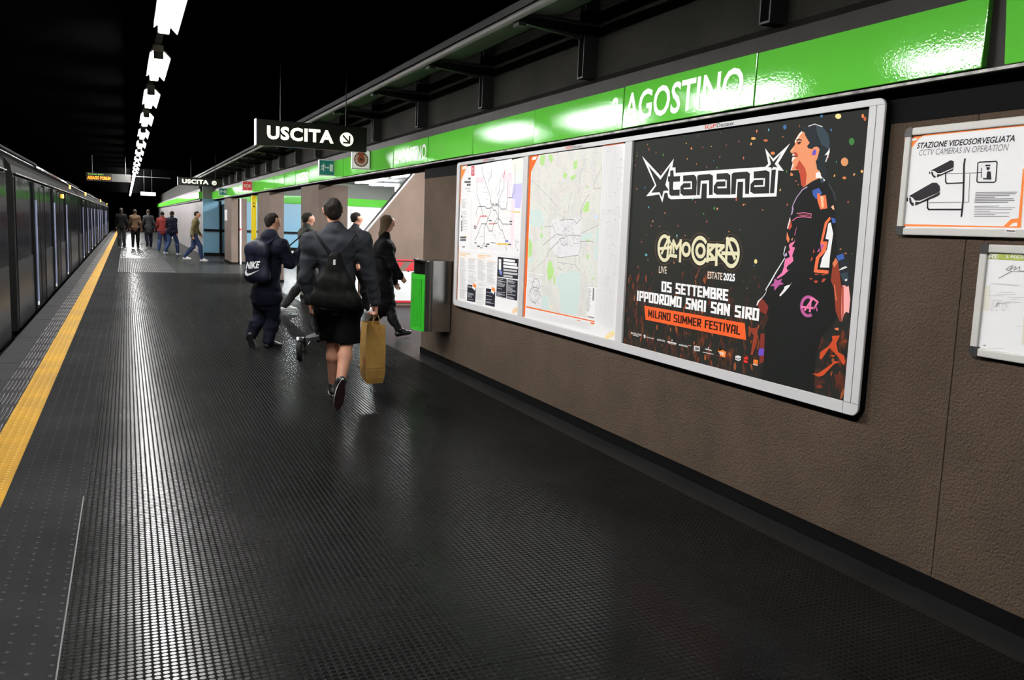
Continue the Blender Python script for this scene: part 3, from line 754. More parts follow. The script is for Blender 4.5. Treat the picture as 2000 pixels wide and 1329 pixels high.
d = MB(); d.cyl((TX+.02, 26.2, 2.2), (TX+.05, 26.2, 2.2), .05, n=14); d.build('door_lamp', m_amber, c)
d = MB(); d.box(TX+.02, 23.3, 1.86, TX+.04, 23.5, 1.95); d.build('side_lamp', m_amber, c)
d = MB(); d.box(TX-.1, 17.8, 2.3, TX-.05, 26.4, 2.34); d.build('roof_cover', m_train_low, c)
c = car(31.0, 47.6, 'metro car in the middle distance with one amber lamp', [33.3, 37.3, 41.3, 45])
d = MB(); d.cyl((TX+.02, 36, 2.22), (TX+.05, 36, 2.22), .055, n=14); d.build('door_lamp', m_amber, c)
c = car(48.3, 65, 'far metro car with an amber lamp near the dark end', [50.5, 54.5, 58.5])
d = MB(); d.cyl((TX+.02, 56.4, 2.25), (TX+.05, 56.4, 2.25), .06, n=14); d.build('door_lamp', m_amber, c)
c = car(65.7, 82, 'last metro car in the dark end of the tunnel', [68, 72])
d = MB(); d.cyl((TX+.02, 75, 2.25), (TX+.05, 75, 2.25), .055, n=14); d.build('door_lamp', m_amber, c)
b = MB()
for ya, yb in ((12.9, 13.65), (30.3, 31.0), (47.6, 48.3), (65, 65.7)): b.box(TX-2.2, ya+.01, .0, TX-.1, yb-.01, 2.25)
tag(b.build('gangway', m_rubber_b), 'black rubber gangways between the metro cars', 'gangway')
# ------------------------------------------------------------------ exit hall behind the pillars
m_hall_ceil = mat('dark hall ceiling', (.045, .045, .048), .7)
m_blue = mat('blue enamel wall panel', (.12, .27, .38), .35, bump=(20, .0005))
m_hall_white = mat('white hall panel', (.7, .7, .7), .35)
m_hall_grey = mat('grey green hall wall', (.13, .14, .12), .6)
m_side = mat('grey lilac wall panel', (.17, .155, .16), .5, vary=(.8, .2), spec=.2)
b = MB(); b.box(3.5, 10.06, 3.16, 14, 37, 3.3); struct(b.build('ceiling_hall', m_hall_ceil), 'dark ceiling of the exit hall')
b = MB(); b.box(2.8, 37, 0, 6.9, 37.2, 2.26); b.box(2.78, 36.99, .0, 3.9, 37, .1, 0)
blue = struct(b.build('wall_blue', m_blue), 'blue panelled back wall of the exit hall')
b = MB(); b.box(6.9, 37, 0, 14, 37.2, 2.26); struct(b.build('wall_back', m_hall_white), 'white back wall of the exit hall')
b = MB(); b.box(2.8, 37.02, 2.26, 14, 37.2, 3.3); struct(b.build('wall_back_upper', m_hall_grey), 'grey wall above the hall sign band')
b = MB(); b.box(14, 10, 0, 14.2, 37, 3.3); b.box(3.53, 10.06, 0, 14, 10.1, 3.3); struct(b.build('wall_hall_side', m_hall_white), 'side walls of the exit hall')
b = MB(); b.box(3.5, 36.93, 2.23, 13.9, 36.99, 2.55); tag(b.build('hall_sign_band', m_green), 'green sign band across the back wall of the exit hall', 'sign panel')
b = MB(); b.box(2.82, 36.93, .98, 6.9, 36.99, 1.07); struct(b.build('trim_2', m_rubber_b), 'black rail along the blue wall')
b = MB(); b.box(2.82, 36.95, 0, 14, 36.99, .12); struct(b.build('baseboard_hall', m_base), 'black skirting of the hall')
b = MB()
y = 37.2; k = 0
while y < 90: b.box(2.8, y+.01, 0, 3.0, y+1.19, 2.2); y += 1.2
b.box(2.82, 37.2, 0, 3.0, 90, 2.2)
struct(b.build('wall_far_right', m_side), 'grey panelled wall far along the platform')
b = MB(); b.box(3.85, 33.5, 0, 3.9, 37, 2.2); b.box(3.42, 36.9, 0, 3.5, 37, 2.2)
struct(b.build('trim_3', m_black), 'dark edge of the blue wall')
b = MB(); b.box(3.45, 10.3, 2.22, 3.5, 37, 3.15); struct(b.build('trim_4', m_beam), 'inner face of the band beam')
t = thing('light_box', 'overexposed white lit advertising panel on the hall back wall', 'light box', (9.4, 36.9, .7))
b = MB(); b.box(8.75, 36.85, .70, 10.15, 36.97, 2.18); b.build('frame', m_white_sheet, t)
b = MB(); b.box(8.8, 36.84, .75, 10.1, 36.85, 2.14); b.build('lit_face', mat('lit white face', (1, 1, 1), .5, es=3.0, ec=(1, 1, 1)), t)
for x in (7.6, 11.2, 12.6):
    b = MB(); b.box(x, 36.985, .12, x+.012, 37, 2.24); struct(b.build('trim_5', m_ink2), 'panel joint')
def pillar(x0, y0, x1, y1, label):
    b = MB(); b.box(x0, y0, 0, x1, y1, 2.21)
    o = struct(b.build('pillar', m_wall_far), label); o['category'] = 'pillar'
    b = MB(); b.box(x0-.01, y0-.01, 0, x1+.01, y1+.01, .07); b.build('skirting', m_base, o)
pillar(3.2, 16.03, 3.74, 17.76, 'broad brown plaster pillar behind the walking man')
pillar(3.2, 22.0, 3.55, 24.1, 'brown plaster pillar behind the person with the printed rucksack')
pillar(3.2, 30.5, 3.42, 32.7, 'slim brown pillar next to the blue wall')
pillar(3.56, 31.0, 3.76, 32.0, 'narrow brown pillar right of the white pipe')
t = thing('pipe', 'white vertical pipe with a red band between two far brown pillars', 'pipe', (3.5, 30.6, 0))
b = MB(); b.cyl((3.5, 30.6, 0), (3.5, 30.6, 2.2), .03, n=12); b.build('pipe_body', m_white_sheet, t)
b = MB(); b.cyl((3.5, 30.6, 1.14), (3.5, 30.6, 1.2), .034, n=12); b.build('red_band', m_red, t)
t = thing('notice', 'small white notice on the far slim pillar', 'notice', (3.19, 31.9, 1.5))
b = MB(); b.box(3.185, 31.7, 1.45, 3.2, 32.5, 1.82); b.build('sheet', m_hall_white, t)
t = thing('yellow_totem', 'tall yellow sign post with dark letters beside a brown pillar', 'sign', (3.15, 24.5, 0))
m_yel = mat('bright yellow enamel', (.80, .62, .02), .35)
b = MB(); b.box(3.09, 24.45, 0, 3.215, 24.55, 2.17); b.build('post', m_yel, t, .004)
b = MB(); put_text(b, 'M2', (3.12, 24.447, 1.93), (3.185, 24.447, 1.93), (3.12, 24.447, 1.99), 0); b.box(3.13, 24.447, 1.86, 3.18, 24.449, 1.89); b.build('lettering', m_ink, t)
# stair parapet with a sloping top
m_parapet = plaster('light brown parapet plaster', (.185, .132, .107), (.16, .114, .092), .003)
t = thing('stair_parapet', 'light brown stair parapet with a sloping metal-capped top behind the wall end', 'parapet', (4.6, 16, 0))
p0, p1 = at(826, 318, Y=16), at(704, 468, Y=16)
b = MB(); b.prism([(p1.x, 16, 0), (7, 16, 0), (7, 16, 3.1), (p0.x+.3, 16, 3.1), (p0.x, 16, p0.z), (p1.x, 16, p1.z)][::-1], (0, .15, 0)); b.build('wall_slab', m_parapet, t)
b = MB(); b.prism([(p1.x-.01, 15.98, p1.z-.02), (p0.x-.01, 15.98, p0.z-.02), (p0.x+.01, 15.98, p0.z+.03), (p1.x-.03, 15.98, p1.z+.02)], (0, .19, 0)); b.build('coping', m_alu, t)
b = MB(); b.box(4.0, 15.985, .86, 7, 16, .885); b.box(4.0, 15.985, .06, 7, 16, .10); b.build('red_stripe', m_red, t)
b = MB(); b.box(4.0, 15.985, .10, 7, 16, .66); b.build('grey_dado', m_hall_white, t)
b = MB(); x = 4.55
for k in range(8): b.prism([(x+.3*k, 15.98, .67), (x+.15+.3*k, 15.98, .67), (x+.27+.3*k, 15.98, .83), (x+.12+.3*k, 15.98, .83)], (0, .01, 0))
b.build('hazard_stripe', m_red, t)
# hall tubes
m_tube2 = mat('lit hall tube', (1, 1, 1), .5, es=TUBE_HALL, ec=(.97, 1.0, 1.0))
GH = 'fluorescent tubes under the exit hall ceiling'
def hall_tube(xa, ya, xb, yb, label):
    t = thing('hall_light', label, 'light', ((xa+xb)/2, (ya+yb)/2, 3.0), GH)
    d = Vector((xb-xa, yb-ya, 0)).normalized(); n = Vector((-d.y, d.x, 0))
    a, c = Vector((xa, ya, 3.0)), Vector((xb, yb, 3.0))
    b = MB(); b.prism([a-n*.06-d*.1+Vector((0, 0, .03)), a+n*.06-d*.1+Vector((0, 0, .03)), a+n*.06-d*.1+Vector((0, 0, .09)), a-n*.06-d*.1+Vector((0, 0, .09))], c-a+d*.2); b.build('housing', m_white_sheet, t)
    for s in (-.035, .035):
        b = MB(); b.cyl(a+n*s, c+n*s, .025, n=10); b.build('tube', m_tube2, t)
    b = MB(); b.cyl((a+c)/2+Vector((0, 0, .09)), (a+c)/2+Vector((0, 0, .15)), .02, n=8); b.build('stem', m_rail, t)
hall_tube(7.75, 25.2, 7.65, 26.7, 'hall tube highest at the right of the lit group, nearest the parapet')
hall_tube(7.8, 28.1, 7.86, 30.0, 'hall tube in the middle of the lit group')
hall_tube(8.05, 31.3, 7.75, 31.9, 'short hall tube low at the left of the lit group')
hall_tube(6.65, 28.2, 7.25, 28.0, 'hall tube high at the left of the lit group, just right of the broad pillar')
hall_tube(8.5, 32.9, 9.5, 32.6, 'long hall tube lowest in the lit group')
for i, (ya, yb) in enumerate(((13, 14.6), (16.5, 18.1), (20.0, 21.6), (23.5, 25.1), (27.0, 28.6), (32.0, 33.6))):
    hall_tube(5.6, ya, 5.6, yb, 'hall tube hidden behind the green band, in the row behind the pillars')
t = thing('ventilation_box', 'grey box under the hall ceiling right of the lit tubes', 'box', (9.4, 31, 2.9))
b = MB(); b.box(9.0, 30.6, 2.72, 10.2, 31.2, 2.98); b.build('housing', m_hall_grey, t, .01)
# ------------------------------------------------------------------ the big concert poster
def block_font():
    """heavy squared capitals as strokes on a 0..1 x 0..1 cell: (width, strokes)"""
    F = {}
    F['0'] = F['O'] = (.72, [[(0, 0), (0, 1), (1, 1), (1, 0), (0, 0)]])
    F['D'] = (.72, [[(0, 0), (0, 1), (.8, 1), (1, .8), (1, .2), (.8, 0), (0, 0)]])
    F['5'] = F['S'] = (.68, [[(1, 1), (0, 1), (0, .55), (1, .45), (1, 0), (0, 0)]])
    F['E'] = (.6, [[(1, 1), (0, 1), (0, 0), (1, 0)], [(0, .5), (.85, .5)]])
    F['F'] = (.6, [[(1, 1), (0, 1), (0, 0)], [(0, .5), (.85, .5)]])
    F['T'] = (.66, [[(0, 1), (1, 1)], [(.5, 1), (.5, 0)]])
    F['M'] = (.95, [[(0, 0), (0, 1), (.5, .25), (1, 1), (1, 0)]])
    F['B'] = (.7, [[(0, 0), (0, 1), (.9, 1), (.9, .55), (0, .5), (1, .5), (1, 0), (0, 0)]])
    F['R'] = (.7, [[(0, 0), (0, 1), (1, 1), (1, .45), (.15, .45), (1, 0)]])
    F['I'] = (.16, [[(.5, 0), (.5, 1)]])
    F['P'] = (.68, [[(0, 0), (0, 1), (1, 1), (1, .42), (0, .42)]])
    F['N'] = (.74, [[(0, 0), (0, 1), (1, 0), (1, 1)]])
    F['A'] = (.72, [[(0, 0), (0, .8), (.25, 1), (1, 1), (1, 0)], [(0, .38), (1, .38)]])
    F['L'] = (.58, [[(0, 1), (0, 0), (1, 0)]])
    F['U'] = (.7, [[(0, 1), (0, 0), (1, 0), (1, 1)]])
    F['V'] = (.72, [[(0, 1), (.5, 0), (1, 1)]])
    F['2'] = (.66, [[(0, 1), (1, 1), (1, .55), (0, .4), (0, 0), (1, 0)]])
    F[' '] = (.3, [])
    return F
BF = block_font()
def block_text(mb, s, bl, br, tl, tx=.40, ty=.19, gap=.10, mi=0):
    """tx, ty: stroke width across and up; letters fill the parallelogram"""
    bl, ex, ey = Vector(bl), Vector(br)-Vector(bl), Vector(tl)-Vector(bl)
    tot = sum(BF[c][0]+tx+gap for c in s)-gap
    cell = 1.0/tot; x = tx/2; up = 0.0
    hx, hy = tx/2, ty/2
    for c in s:
        w_, st = BF[c]
        for pl in st:
            Q = [Vector(((x+p[0]*w_)/hx, (hy+p[1]*(1-2*hy))/hy, 0)) for p in pl]
            for a, d in zip(Q[:-1], Q[1:]):
                v = d-a
                if v.length < 1e-6: continue
                v.normalize(); n = Vector((-v.y, v.x, 0)); e = v*.98
                up += 2e-6
                mb.poly([bl+ex*(p.x*hx*cell)+ey*(p.y*hy)-Vector((up, 0, 0)) for p in (a-n-e, d-n+e, d+n+e, a+n-e)], mi)
        x += w_+tx+gap

def poster_ground():
    m, nt, b = node_mat('printed concert photograph'); N = nt.nodes.new; L = nt.links.new
    tc = N('ShaderNodeTexCoord'); sp = N('ShaderNodeSeparateXYZ'); L(tc.outputs['Object'], sp.inputs[0])
    mp = N('ShaderNodeVectorMath'); mp.operation = 'MULTIPLY'; mp.inputs[1].default_value = (1, 1, .42); L(tc.outputs['Object'], mp.inputs[0])
    n = N('ShaderNodeTexNoise'); n.inputs['Scale'].default_value = 24; n.inputs['Detail'].default_value = 4; n.inputs['Distortion'].default_value = .8
    L(mp.outputs[0], n.inputs['Vector'])
    r1 = N('ShaderNodeMapRange'); r1.inputs['From Min'].default_value = .52; r1.inputs['From Max'].default_value = .72; L(n.outputs['Fac'], r1.inputs['Value'])
    hm = N('ShaderNodeMapRange'); hm.interpolation_type = 'SMOOTHSTEP'; hm.inputs['From Min'].default_value = .20; hm.inputs['From Max'].default_value = .66; hm.inputs['To Min'].default_value = 1; hm.inputs['To Max'].default_value = 0; L(sp.outputs['Z'], hm.inputs['Value'])
    ml = N('ShaderNodeMath'); ml.operation = 'MULTIPLY'; L(r1.outputs['Result'], ml.inputs[0]); L(hm.outputs['Result'], ml.inputs[1])
    n2 = N('ShaderNodeTexNoise'); n2.inputs['Scale'].default_value = 6; n2.inputs['Detail'].default_value = 3; L(tc.outputs['Object'], n2.inputs['Vector'])
    r2 = N('ShaderNodeMapRange'); r2.inputs['From Min'].default_value = .35; r2.inputs['From Max'].default_value = .65; L(n2.outputs['Fac'], r2.inputs['Value'])
    c1 = N('ShaderNodeMix'); c1.data_type = 'RGBA'; c1.inputs['A'].default_value = (.11, .020, .012, 1); c1.inputs['B'].default_value = (.14, .042, .014, 1); L(r2.outputs['Result'], c1.inputs['Factor'])
    mx = N('ShaderNodeMix'); mx.data_type = 'RGBA'; mx.inputs['A'].default_value = (*lin('#20221f'), 1); L(c1.outputs['Result'], mx.inputs['B']); L(ml.outputs[0], mx.inputs['Factor'])
    L(mx.outputs['Result'], b.inputs['Base Color']); b.inputs['Roughness'].default_value = .6; b.inputs['Specular IOR Level'].default_value = .1
    return m
m_photo = poster_ground()
def pm(h, name=None): return mat('poster ink '+h, h, .6, spec=.1)
t = thing('concert_poster', 'large dark concert poster of a singer in profile with orange confetti and white lettering', 'poster', (SX, 4.24, .764))
b = MB(); b.box(SX, 3.17, .757, SX+.003, 5.30, 2.178); b.build('sheet', m_photo, t)
# confetti and crowd glow
cols = ['#c8704a', '#d8804e', '#b85a3c', '#e0a860', '#c86a50', '#8a4a3a', '#d09060']
pals = [pm(c) for c in cols]+[pm('#3c6a9a'), pm('#58a0b0'), pm('#3c7a3c'), pm('#f0d890')]
b = MB(); W, poly, line, text = artX(SX-.0002, b)
rn = random.Random(11)
for k in range(120):
    y, zz = rn.uniform(3.2, 5.27), rn.uniform(1.25, 2.17); s = rn.uniform(.004, .0095); a = rn.uniform(0, PI); e = rn.uniform(.5, 1)
    mi = rn.choice([0, 1, 2, 3, 4, 5, 6, 0, 1, 4, 7, 8, 9]) if rn.random() < .8 else 5
    b.poly([(SX-.0002, y+s*(math.cos(a)*math.cos(q)-e*math.sin(a)*math.sin(q)), zz+s*(math.sin(a)*math.cos(q)+e*math.cos(a)*math.sin(q))) for q in [2*PI*i/7 for i in range(7)]], mi)
z = zm(1460, 220, 8.308)
def blob(c, rx, ry, mi, n=12): poly([(c[0]+rx*math.cos(-2*PI*i/n), c[1]+ry*math.sin(-2*PI*i/n)) for i in range(n)], mi)
for (u, v), rx, ry, mi in (((1472, 60), 50, 42, 10), ((95, 420), 38, 22, 3), ((295, 452), 35, 20, 0), ((410, 660), 36, 25, 1), ((605, 235), 28, 40, 7), ((1690, 470), 45, 60, 9), ((1575, 800), 60, 70, 6), ((1572, 1060), 32, 22, 1), ((715, 1008), 25, 22, 1), ((1870, 55), 20, 35, 1), ((1905, 100), 22, 35, 2), ((1855, 955), 20, 24, 3), ((1200, 55), 24, 26, 7)):
    blob(z([(u, v)])[0], rx/8.308, ry/8.308, mi)
blob((1476, 511), 3, 4.5, 10); blob((1262, 498), 2.5, 2.5, 8); blob((1317, 368-7), .1, .1, 0)
# crowd hands low on the sheet
for k in range(120):
    y, zz = rn.uniform(3.2, 5.27), .78+rn.random()**1.3*.55; s = rn.uniform(.008, .02); e = rn.uniform(.9, 2.2)
    if 3.35 < y < 3.85: continue
    a = rn.uniform(-.5, .5)
    P = []
    for i in range(8):
        q = 2*PI*i/8; u, v = s*.6*math.cos(q)*rn.uniform(.7, 1.2), s*e*math.sin(q)*rn.uniform(.8, 1.1)
        P.append((SX-.00025-k*1e-6, y+u*math.cos(a)-v*math.sin(a), zz+u*math.sin(a)+v*math.cos(a)))
    b.poly(P, 11+rn.randint(0, 3))
b.build('confetti_print', pals+[pm('#6a3020'), pm('#7e3c22'), pm('#4e261c'), pm('#94502a')], t)

# singer in profile
C = {}
inks = ['#161817', '#e09068', '#e6e6e6', '#b84a34', '#22282c', '#34424c', '#6a50c0', '#5a2a20', '#3c5ca8', '#f07048', '#e878a8', '#b85a98', '#7a3028', '#8a3a28', '#f0a8a8', '#d87850', '#22262c', '#c04a28', '#b09cc0', '#f4b890']
for i, h in enumerate(inks): C[h] = i
b = MB(); layer = [0]
def P1(zz, pts, h):
    layer[0] += 1
    W, poly, line, text = artX(SX-.0004-layer[0]*8e-6, b); poly(zz(pts), C[h])
def L1(zz, pts, wd, h):
    layer[0] += 1
    W, poly, line, text = artX(SX-.0004-layer[0]*8e-6, b); line(zz(pts), wd, C[h])
z1, z2, z3, z4 = zm(1460, 220, 8.308), zm(1460, 360, 8.308), zm(1460, 500, 8.308), zm(1460, 640, 8.308)
ab = lambda p: p
P1(ab, [(1566, 366), (1556, 384), (1547, 406), (1540, 436), (1536, 470), (1532, 496), (1521, 520), (1506, 550), (1495, 565), (1481, 594), (1490, 611), (1502, 616), (1494, 640), (1491, 700), (1486, 744), (1590, 772), (1592, 700), (1606, 655), (1630, 632), (1640, 600), (1648, 560), (1636, 520), (1634, 470), (1632, 400), (1625, 378), (1614, 352), (1600, 342)], '#161817')
P1(z1, [(870, 310), (830, 350), (765, 460), (770, 520), (692, 625), (705, 655), (740, 660), (730, 700), (760, 735), (715, 790), (740, 830), (705, 935), (740, 940), (825, 930), (850, 1000), (870, 1170), (900, 1215), (1060, 1110), (1180, 1060), (1195, 970), (1130, 920), (1110, 800), (1135, 740), (1170, 600), (1150, 555), (1000, 480), (940, 380), (920, 315)], '#e09068')
P1(z1, [(760, 905), (830, 930), (850, 1000), (870, 1170), (900, 1215), (945, 1170), (960, 1010), (935, 900), (840, 770), (800, 860)], '#b84a34')
P1(z1, [(880, 300), (835, 350), (765, 470), (778, 490), (850, 370), (892, 318)], '#e6e6e6')
P1(z1, [(735, 810), (700, 935), (712, 942), (745, 850)], '#e6e6e6'); P1(z1, [(700, 620), (740, 570), (750, 580), (712, 640)], '#f4b890')
P1(z1, [(735, 665), (722, 700), (745, 690), (765, 700), (760, 680)], '#e6e6e6'); P1(z1, [(728, 725), (716, 790), (725, 795), (760, 750), (790, 728)], '#e6e6e6')
P1(z1, [(745, 640), (800, 650), (825, 700), (790, 725), (775, 690), (745, 668)], '#b84a34'); P1(z1, [(735, 695), (815, 708), (790, 726), (745, 712)], '#5a2a20')
P1(z1, [(790, 440), (830, 425), (880, 440), (880, 462), (830, 448), (795, 468)], '#22282c'); P1(z1, [(795, 490), (840, 475), (880, 480), (850, 505), (830, 525), (815, 505)], '#5a2a20')
P1(z1, [(820, 480), (850, 470), (872, 482), (846, 500)], '#22282c')
P1(z1, [(880, 310), (905, 225), (960, 210), (1090, 180), (1220, 225), (1300, 330), (1340, 450), (1345, 560), (1335, 650), (1270, 800), (1255, 830), (1290, 1080), (1260, 1110), (1200, 1000), (1130, 900), (1105, 790), (1140, 740), (1170, 640), (1165, 580), (1120, 550), (1080, 560), (1050, 592), (985, 582), (965, 545), (1010, 490), (950, 380), (925, 310)], '#22282c')
P1(z1, [(1100, 192), (1220, 237), (1310, 352), (1333, 480), (1320, 590), (1200, 520), (1130, 330)], '#34424c')
P1(z1, [(985, 218), (1090, 180), (1220, 225), (1215, 236), (1090, 192), (990, 228)], '#e6e6e6')
P1(z1, [(1330, 570), (1310, 620), (1250, 695), (1300, 680), (1262, 800), (1276, 800), (1333, 640)], '#e6e6e6')
P1(z1, [(1080, 595), (1115, 612), (1110, 680), (1070, 697), (1045, 680), (1055, 640)], '#6a50c0')
P1(z1, [(1110, 985), (1165, 955), (1200, 1040), (1260, 1098), (1240, 1117), (1170, 1060), (1105, 1062)], '#e6e6e6')
P1(z1, [(1170, 1075), (1225, 1062), (1240, 1130), (1200, 1150)], '#34424c')
L1(z2, [(1320, 0), (1400, 140), (1425, 260)], .006, '#34424c'); L1(z2, [(965, 45), (890, 90), (800, 210), (740, 330), (725, 390)], .006, '#b09cc0')
P1(z2, [(1050, 100), (1160, 60), (1210, 150), (1110, 245), (1060, 170)], '#3c5ca8')
P1(z2, [(1130, 150), (1175, 150), (1180, 190), (1270, 175), (1295, 390), (1180, 410), (1145, 300), (1130, 240)], '#f07048'); P1(z2, [(1180, 190), (1230, 195), (1240, 270), (1215, 290), (1240, 300), (1235, 380), (1200, 385), (1190, 280)], '#f4b890')
P1(z2, [(1395, 335), (1410, 415), (1385, 410), (1355, 370)], '#f4b890'); P1(z2, [(1360, 540), (1425, 560), (1430, 630), (1375, 630)], '#3c5ca8')
L1(z2, [(800, 475), (920, 462), (1035, 485), (1028, 545), (920, 528), (800, 540), (730, 590)], .004, '#e878a8'); P1(z2, [(820, 490), (1015, 490), (1010, 525), (820, 520)], '#5a2a20')
L1(z2, [(845, 505), (870, 495), (870, 520), (895, 500), (895, 520), (920, 500), (945, 520), (945, 500), (975, 500), (990, 525)], .002, '#e878a8')
P1(z2, [(1335, 525), (1255, 620), (1180, 965), (1195, 1090), (1110, 1190), (1075, 1430), (1310, 1455), (1315, 1402), (1130, 1385), (1165, 1200), (1270, 1090), (1300, 930), (1222, 930), (1292, 640), (1350, 565)], '#f07048')
P1(z2, [(1310, 640), (1350, 620), (1390, 800), (1340, 1150), (1325, 1355), (1175, 1350), (1210, 1200), (1290, 1060), (1320, 900), (1265, 885), (1290, 760)], '#e6e6e6')
P1(z2, [(1180, 965), (1250, 985), (1195, 1085)], '#b85a98'); P1(z2, [(1060, 1110), (1075, 1045), (1090, 1115)], '#b84a34'); P1(z2, [(1130, 1100), (1165, 1030), (1170, 1095)], '#b85a98'); P1(z2, [(1020, 1240), (1045, 1170), (1060, 1210), (1030, 1250)], '#b84a34')
P1(z2, [(730, 375), (748, 380), (730, 480), (700, 510)], '#b09cc0'); P1(z2, [(690, 530), (640, 720), (660, 720), (697, 600)], '#e6e6e6'); P1(z2, [(700, 570), (722, 690), (680, 745), (658, 715)], '#b84a34')
P1(z2, [(640, 770), (685, 900), (660, 955), (630, 890)], '#d87850'); P1(z2, [(800, 680), (770, 830), (760, 830), (780, 740)], '#e878a8')
P1(z2, [(690, 960), (760, 930), (770, 865), (765, 940), (720, 1010), (770, 1030), (725, 1160), (742, 1240), (700, 1290), (640, 1329), (590, 1329), (610, 1220), (690, 1180), (660, 1090), (690, 1070), (670, 1000)], '#e878a8')
P1(z2, [(610, 1000), (580, 1140), (590, 1145), (620, 1010)], '#e6e6e6'); P1(z2, [(580, 1150), (640, 1110), (640, 1160), (600, 1180)], '#b09cc0'); P1(z2, [(710, 900), (735, 865), (725, 920)], '#f4b890')
P1(z3, [(600, 30), (450, 270), (290, 545), (302, 580), (250, 660), (165, 735), (143, 805), (160, 805), (190, 740), (270, 650), (303, 590), (310, 540), (380, 430), (470, 270), (612, 35)], '#e6e6e6')
P1(z3, [(620, 100), (660, 60), (740, 20), (740, 90), (690, 120), (630, 190), (650, 240), (688, 213), (590, 310), (490, 370), (470, 360), (560, 270), (590, 180)], '#e878a8')
P1(z3, [(440, 365), (490, 400), (560, 370), (540, 430), (590, 455), (510, 480), (440, 565), (430, 490), (365, 490), (430, 440)], '#b85a98')
P1(z3, [(728, 420), (670, 510), (600, 590), (530, 660), (515, 640), (590, 540), (600, 500), (640, 480), (690, 470)], '#e6e6e6')
P1(z3, [(240, 690), (340, 820), (305, 950), (210, 910), (160, 800), (190, 740)], '#7a3028')
def ring_px(zz, cx, cy, rx, ry, wd, a0, a1, h, n=40):
    layer[0] += 1
    W, poly, line, text = artX(SX-.0004-layer[0]*8e-6, b)
    A = [math.radians(a0+(a1-a0)*i/n) for i in range(n+1)]
    for p, q in zip(A[:-1], A[1:]):
        poly(zz([(cx+rx*math.cos(p), cy-ry*math.sin(p)), (cx+rx*math.cos(q), cy-ry*math.sin(q)), (cx+(rx-wd[0])*math.cos(q), cy-(ry-wd[1])*math.sin(q)), (cx+(rx-wd[0])*math.cos(p), cy-(ry-wd[1])*math.sin(p))]), C[h])
ring_px(z3, 985, 820, 132, 178, (45, 50), 50, 300, '#b85a98')
L1(z3, [(1060, 690), (930, 880)], .012, '#e878a8'); L1(z3, [(1030, 690), (1010, 900)], .012, '#e878a8'); L1(z3, [(880, 830), (1080, 850), (1140, 750), (1060, 690)], .011, '#e878a8'); L1(z3, [(1110, 820), (1130, 890)], .008, '#b85a98')
for p in ([(1000, 360), (1060, 365), (1030, 395)], [(1080, 400), (1140, 400), (1130, 440), (1090, 440)], [(1220, 370), (1280, 370), (1240, 420), (1200, 430)], [(1090, 290), (1170, 300), (1100, 315)], [(1190, 300), (1300, 295), (1220, 320)]): P1(z3, p, '#b84a34')
P1(z3, [(1350, 400), (1380, 160), (1440, 40), (1480, 160), (1520, 480), (1550, 700), (1540, 1060), (1500, 1070), (1430, 900), (1400, 520)], '#8a3a28')
P1(z3, [(1430, 30), (1470, 100), (1410, 190), (1375, 130)], '#d87850'); L1(z3, [(1410, 480), (1440, 720)], .006, '#d87850')
P1(z3, [(1530, 480), (1640, 480), (1667, 700), (1645, 930), (1600, 905), (1560, 960), (1530, 1070), (1522, 900)], '#f0a8a8'); P1(z3, [(1530, 480), (1560, 500), (1560, 940), (1530, 1060)], '#b84a34')
P1(z3, [(1470, 80), (1640, 60), (1665, 470), (1610, 505), (1540, 440), (1500, 230)], '#22262c'); P1(z3, [(1440, 0), (1550, -40), (1572, 45), (1470, 82)], '#3c5ca8'); P1(z3, [(1505, 285), (1620, 265), (1640, 380), (1540, 400)], '#34424c')
L1(z3, [(1495, 228), (1610, 185)], .005, '#e6e6e6'); L1(z3, [(1520, 205), (1590, 175)], .004, '#e6e6e6'); P1(z3, [(1580, 380), (1620, 375), (1615, 405), (1582, 412)], '#e6e6e6')
P1(z4, [(1370, 140), (1500, 130), (1440, 260), (1470, 400), (1560, 450), (1592, 560), (1545, 605), (1490, 500), (1420, 420), (1330, 330), (1200, 520), (1165, 500), (1180, 400), (1320, 300), (1380, 210)], '#c04a28')
P1(z4, [(1050, 750), (1140, 750), (1300, 640), (1420, 545), (1500, 555), (1400, 600), (1230, 780), (1150, 800)], '#c04a28'); P1(z4, [(1110, 950), (1180, 925), (1225, 975), (1150, 995)], '#7a3028'); P1(z4, [(1400, 760), (1520, 760), (1490, 870), (1440, 900)], '#5a2a20')
P1(z4, [(1490, 260), (1600, 190), (1620, 240), (1520, 250)], '#8a3a28'); P1(z4, [(1330, 455), (1420, 445), (1400, 480)], '#c04a28'); P1(z4, [(1410, 10), (1480, 5), (1475, 50), (1430, 40)], '#d87850')
P1(z4, [(0, 0), (80, 10), (170, 0), (150, 260), (80, 450), (50, 440), (100, 130)], '#8a3a28'); P1(z4, [(210, 100), (280, 100), (265, 560), (190, 590), (200, 300)], '#7a3028'); P1(z4, [(185, 340), (270, 340), (260, 460), (175, 450)], '#6a50c0')
b.build('singer_print', [pm(h) for h in inks], t)

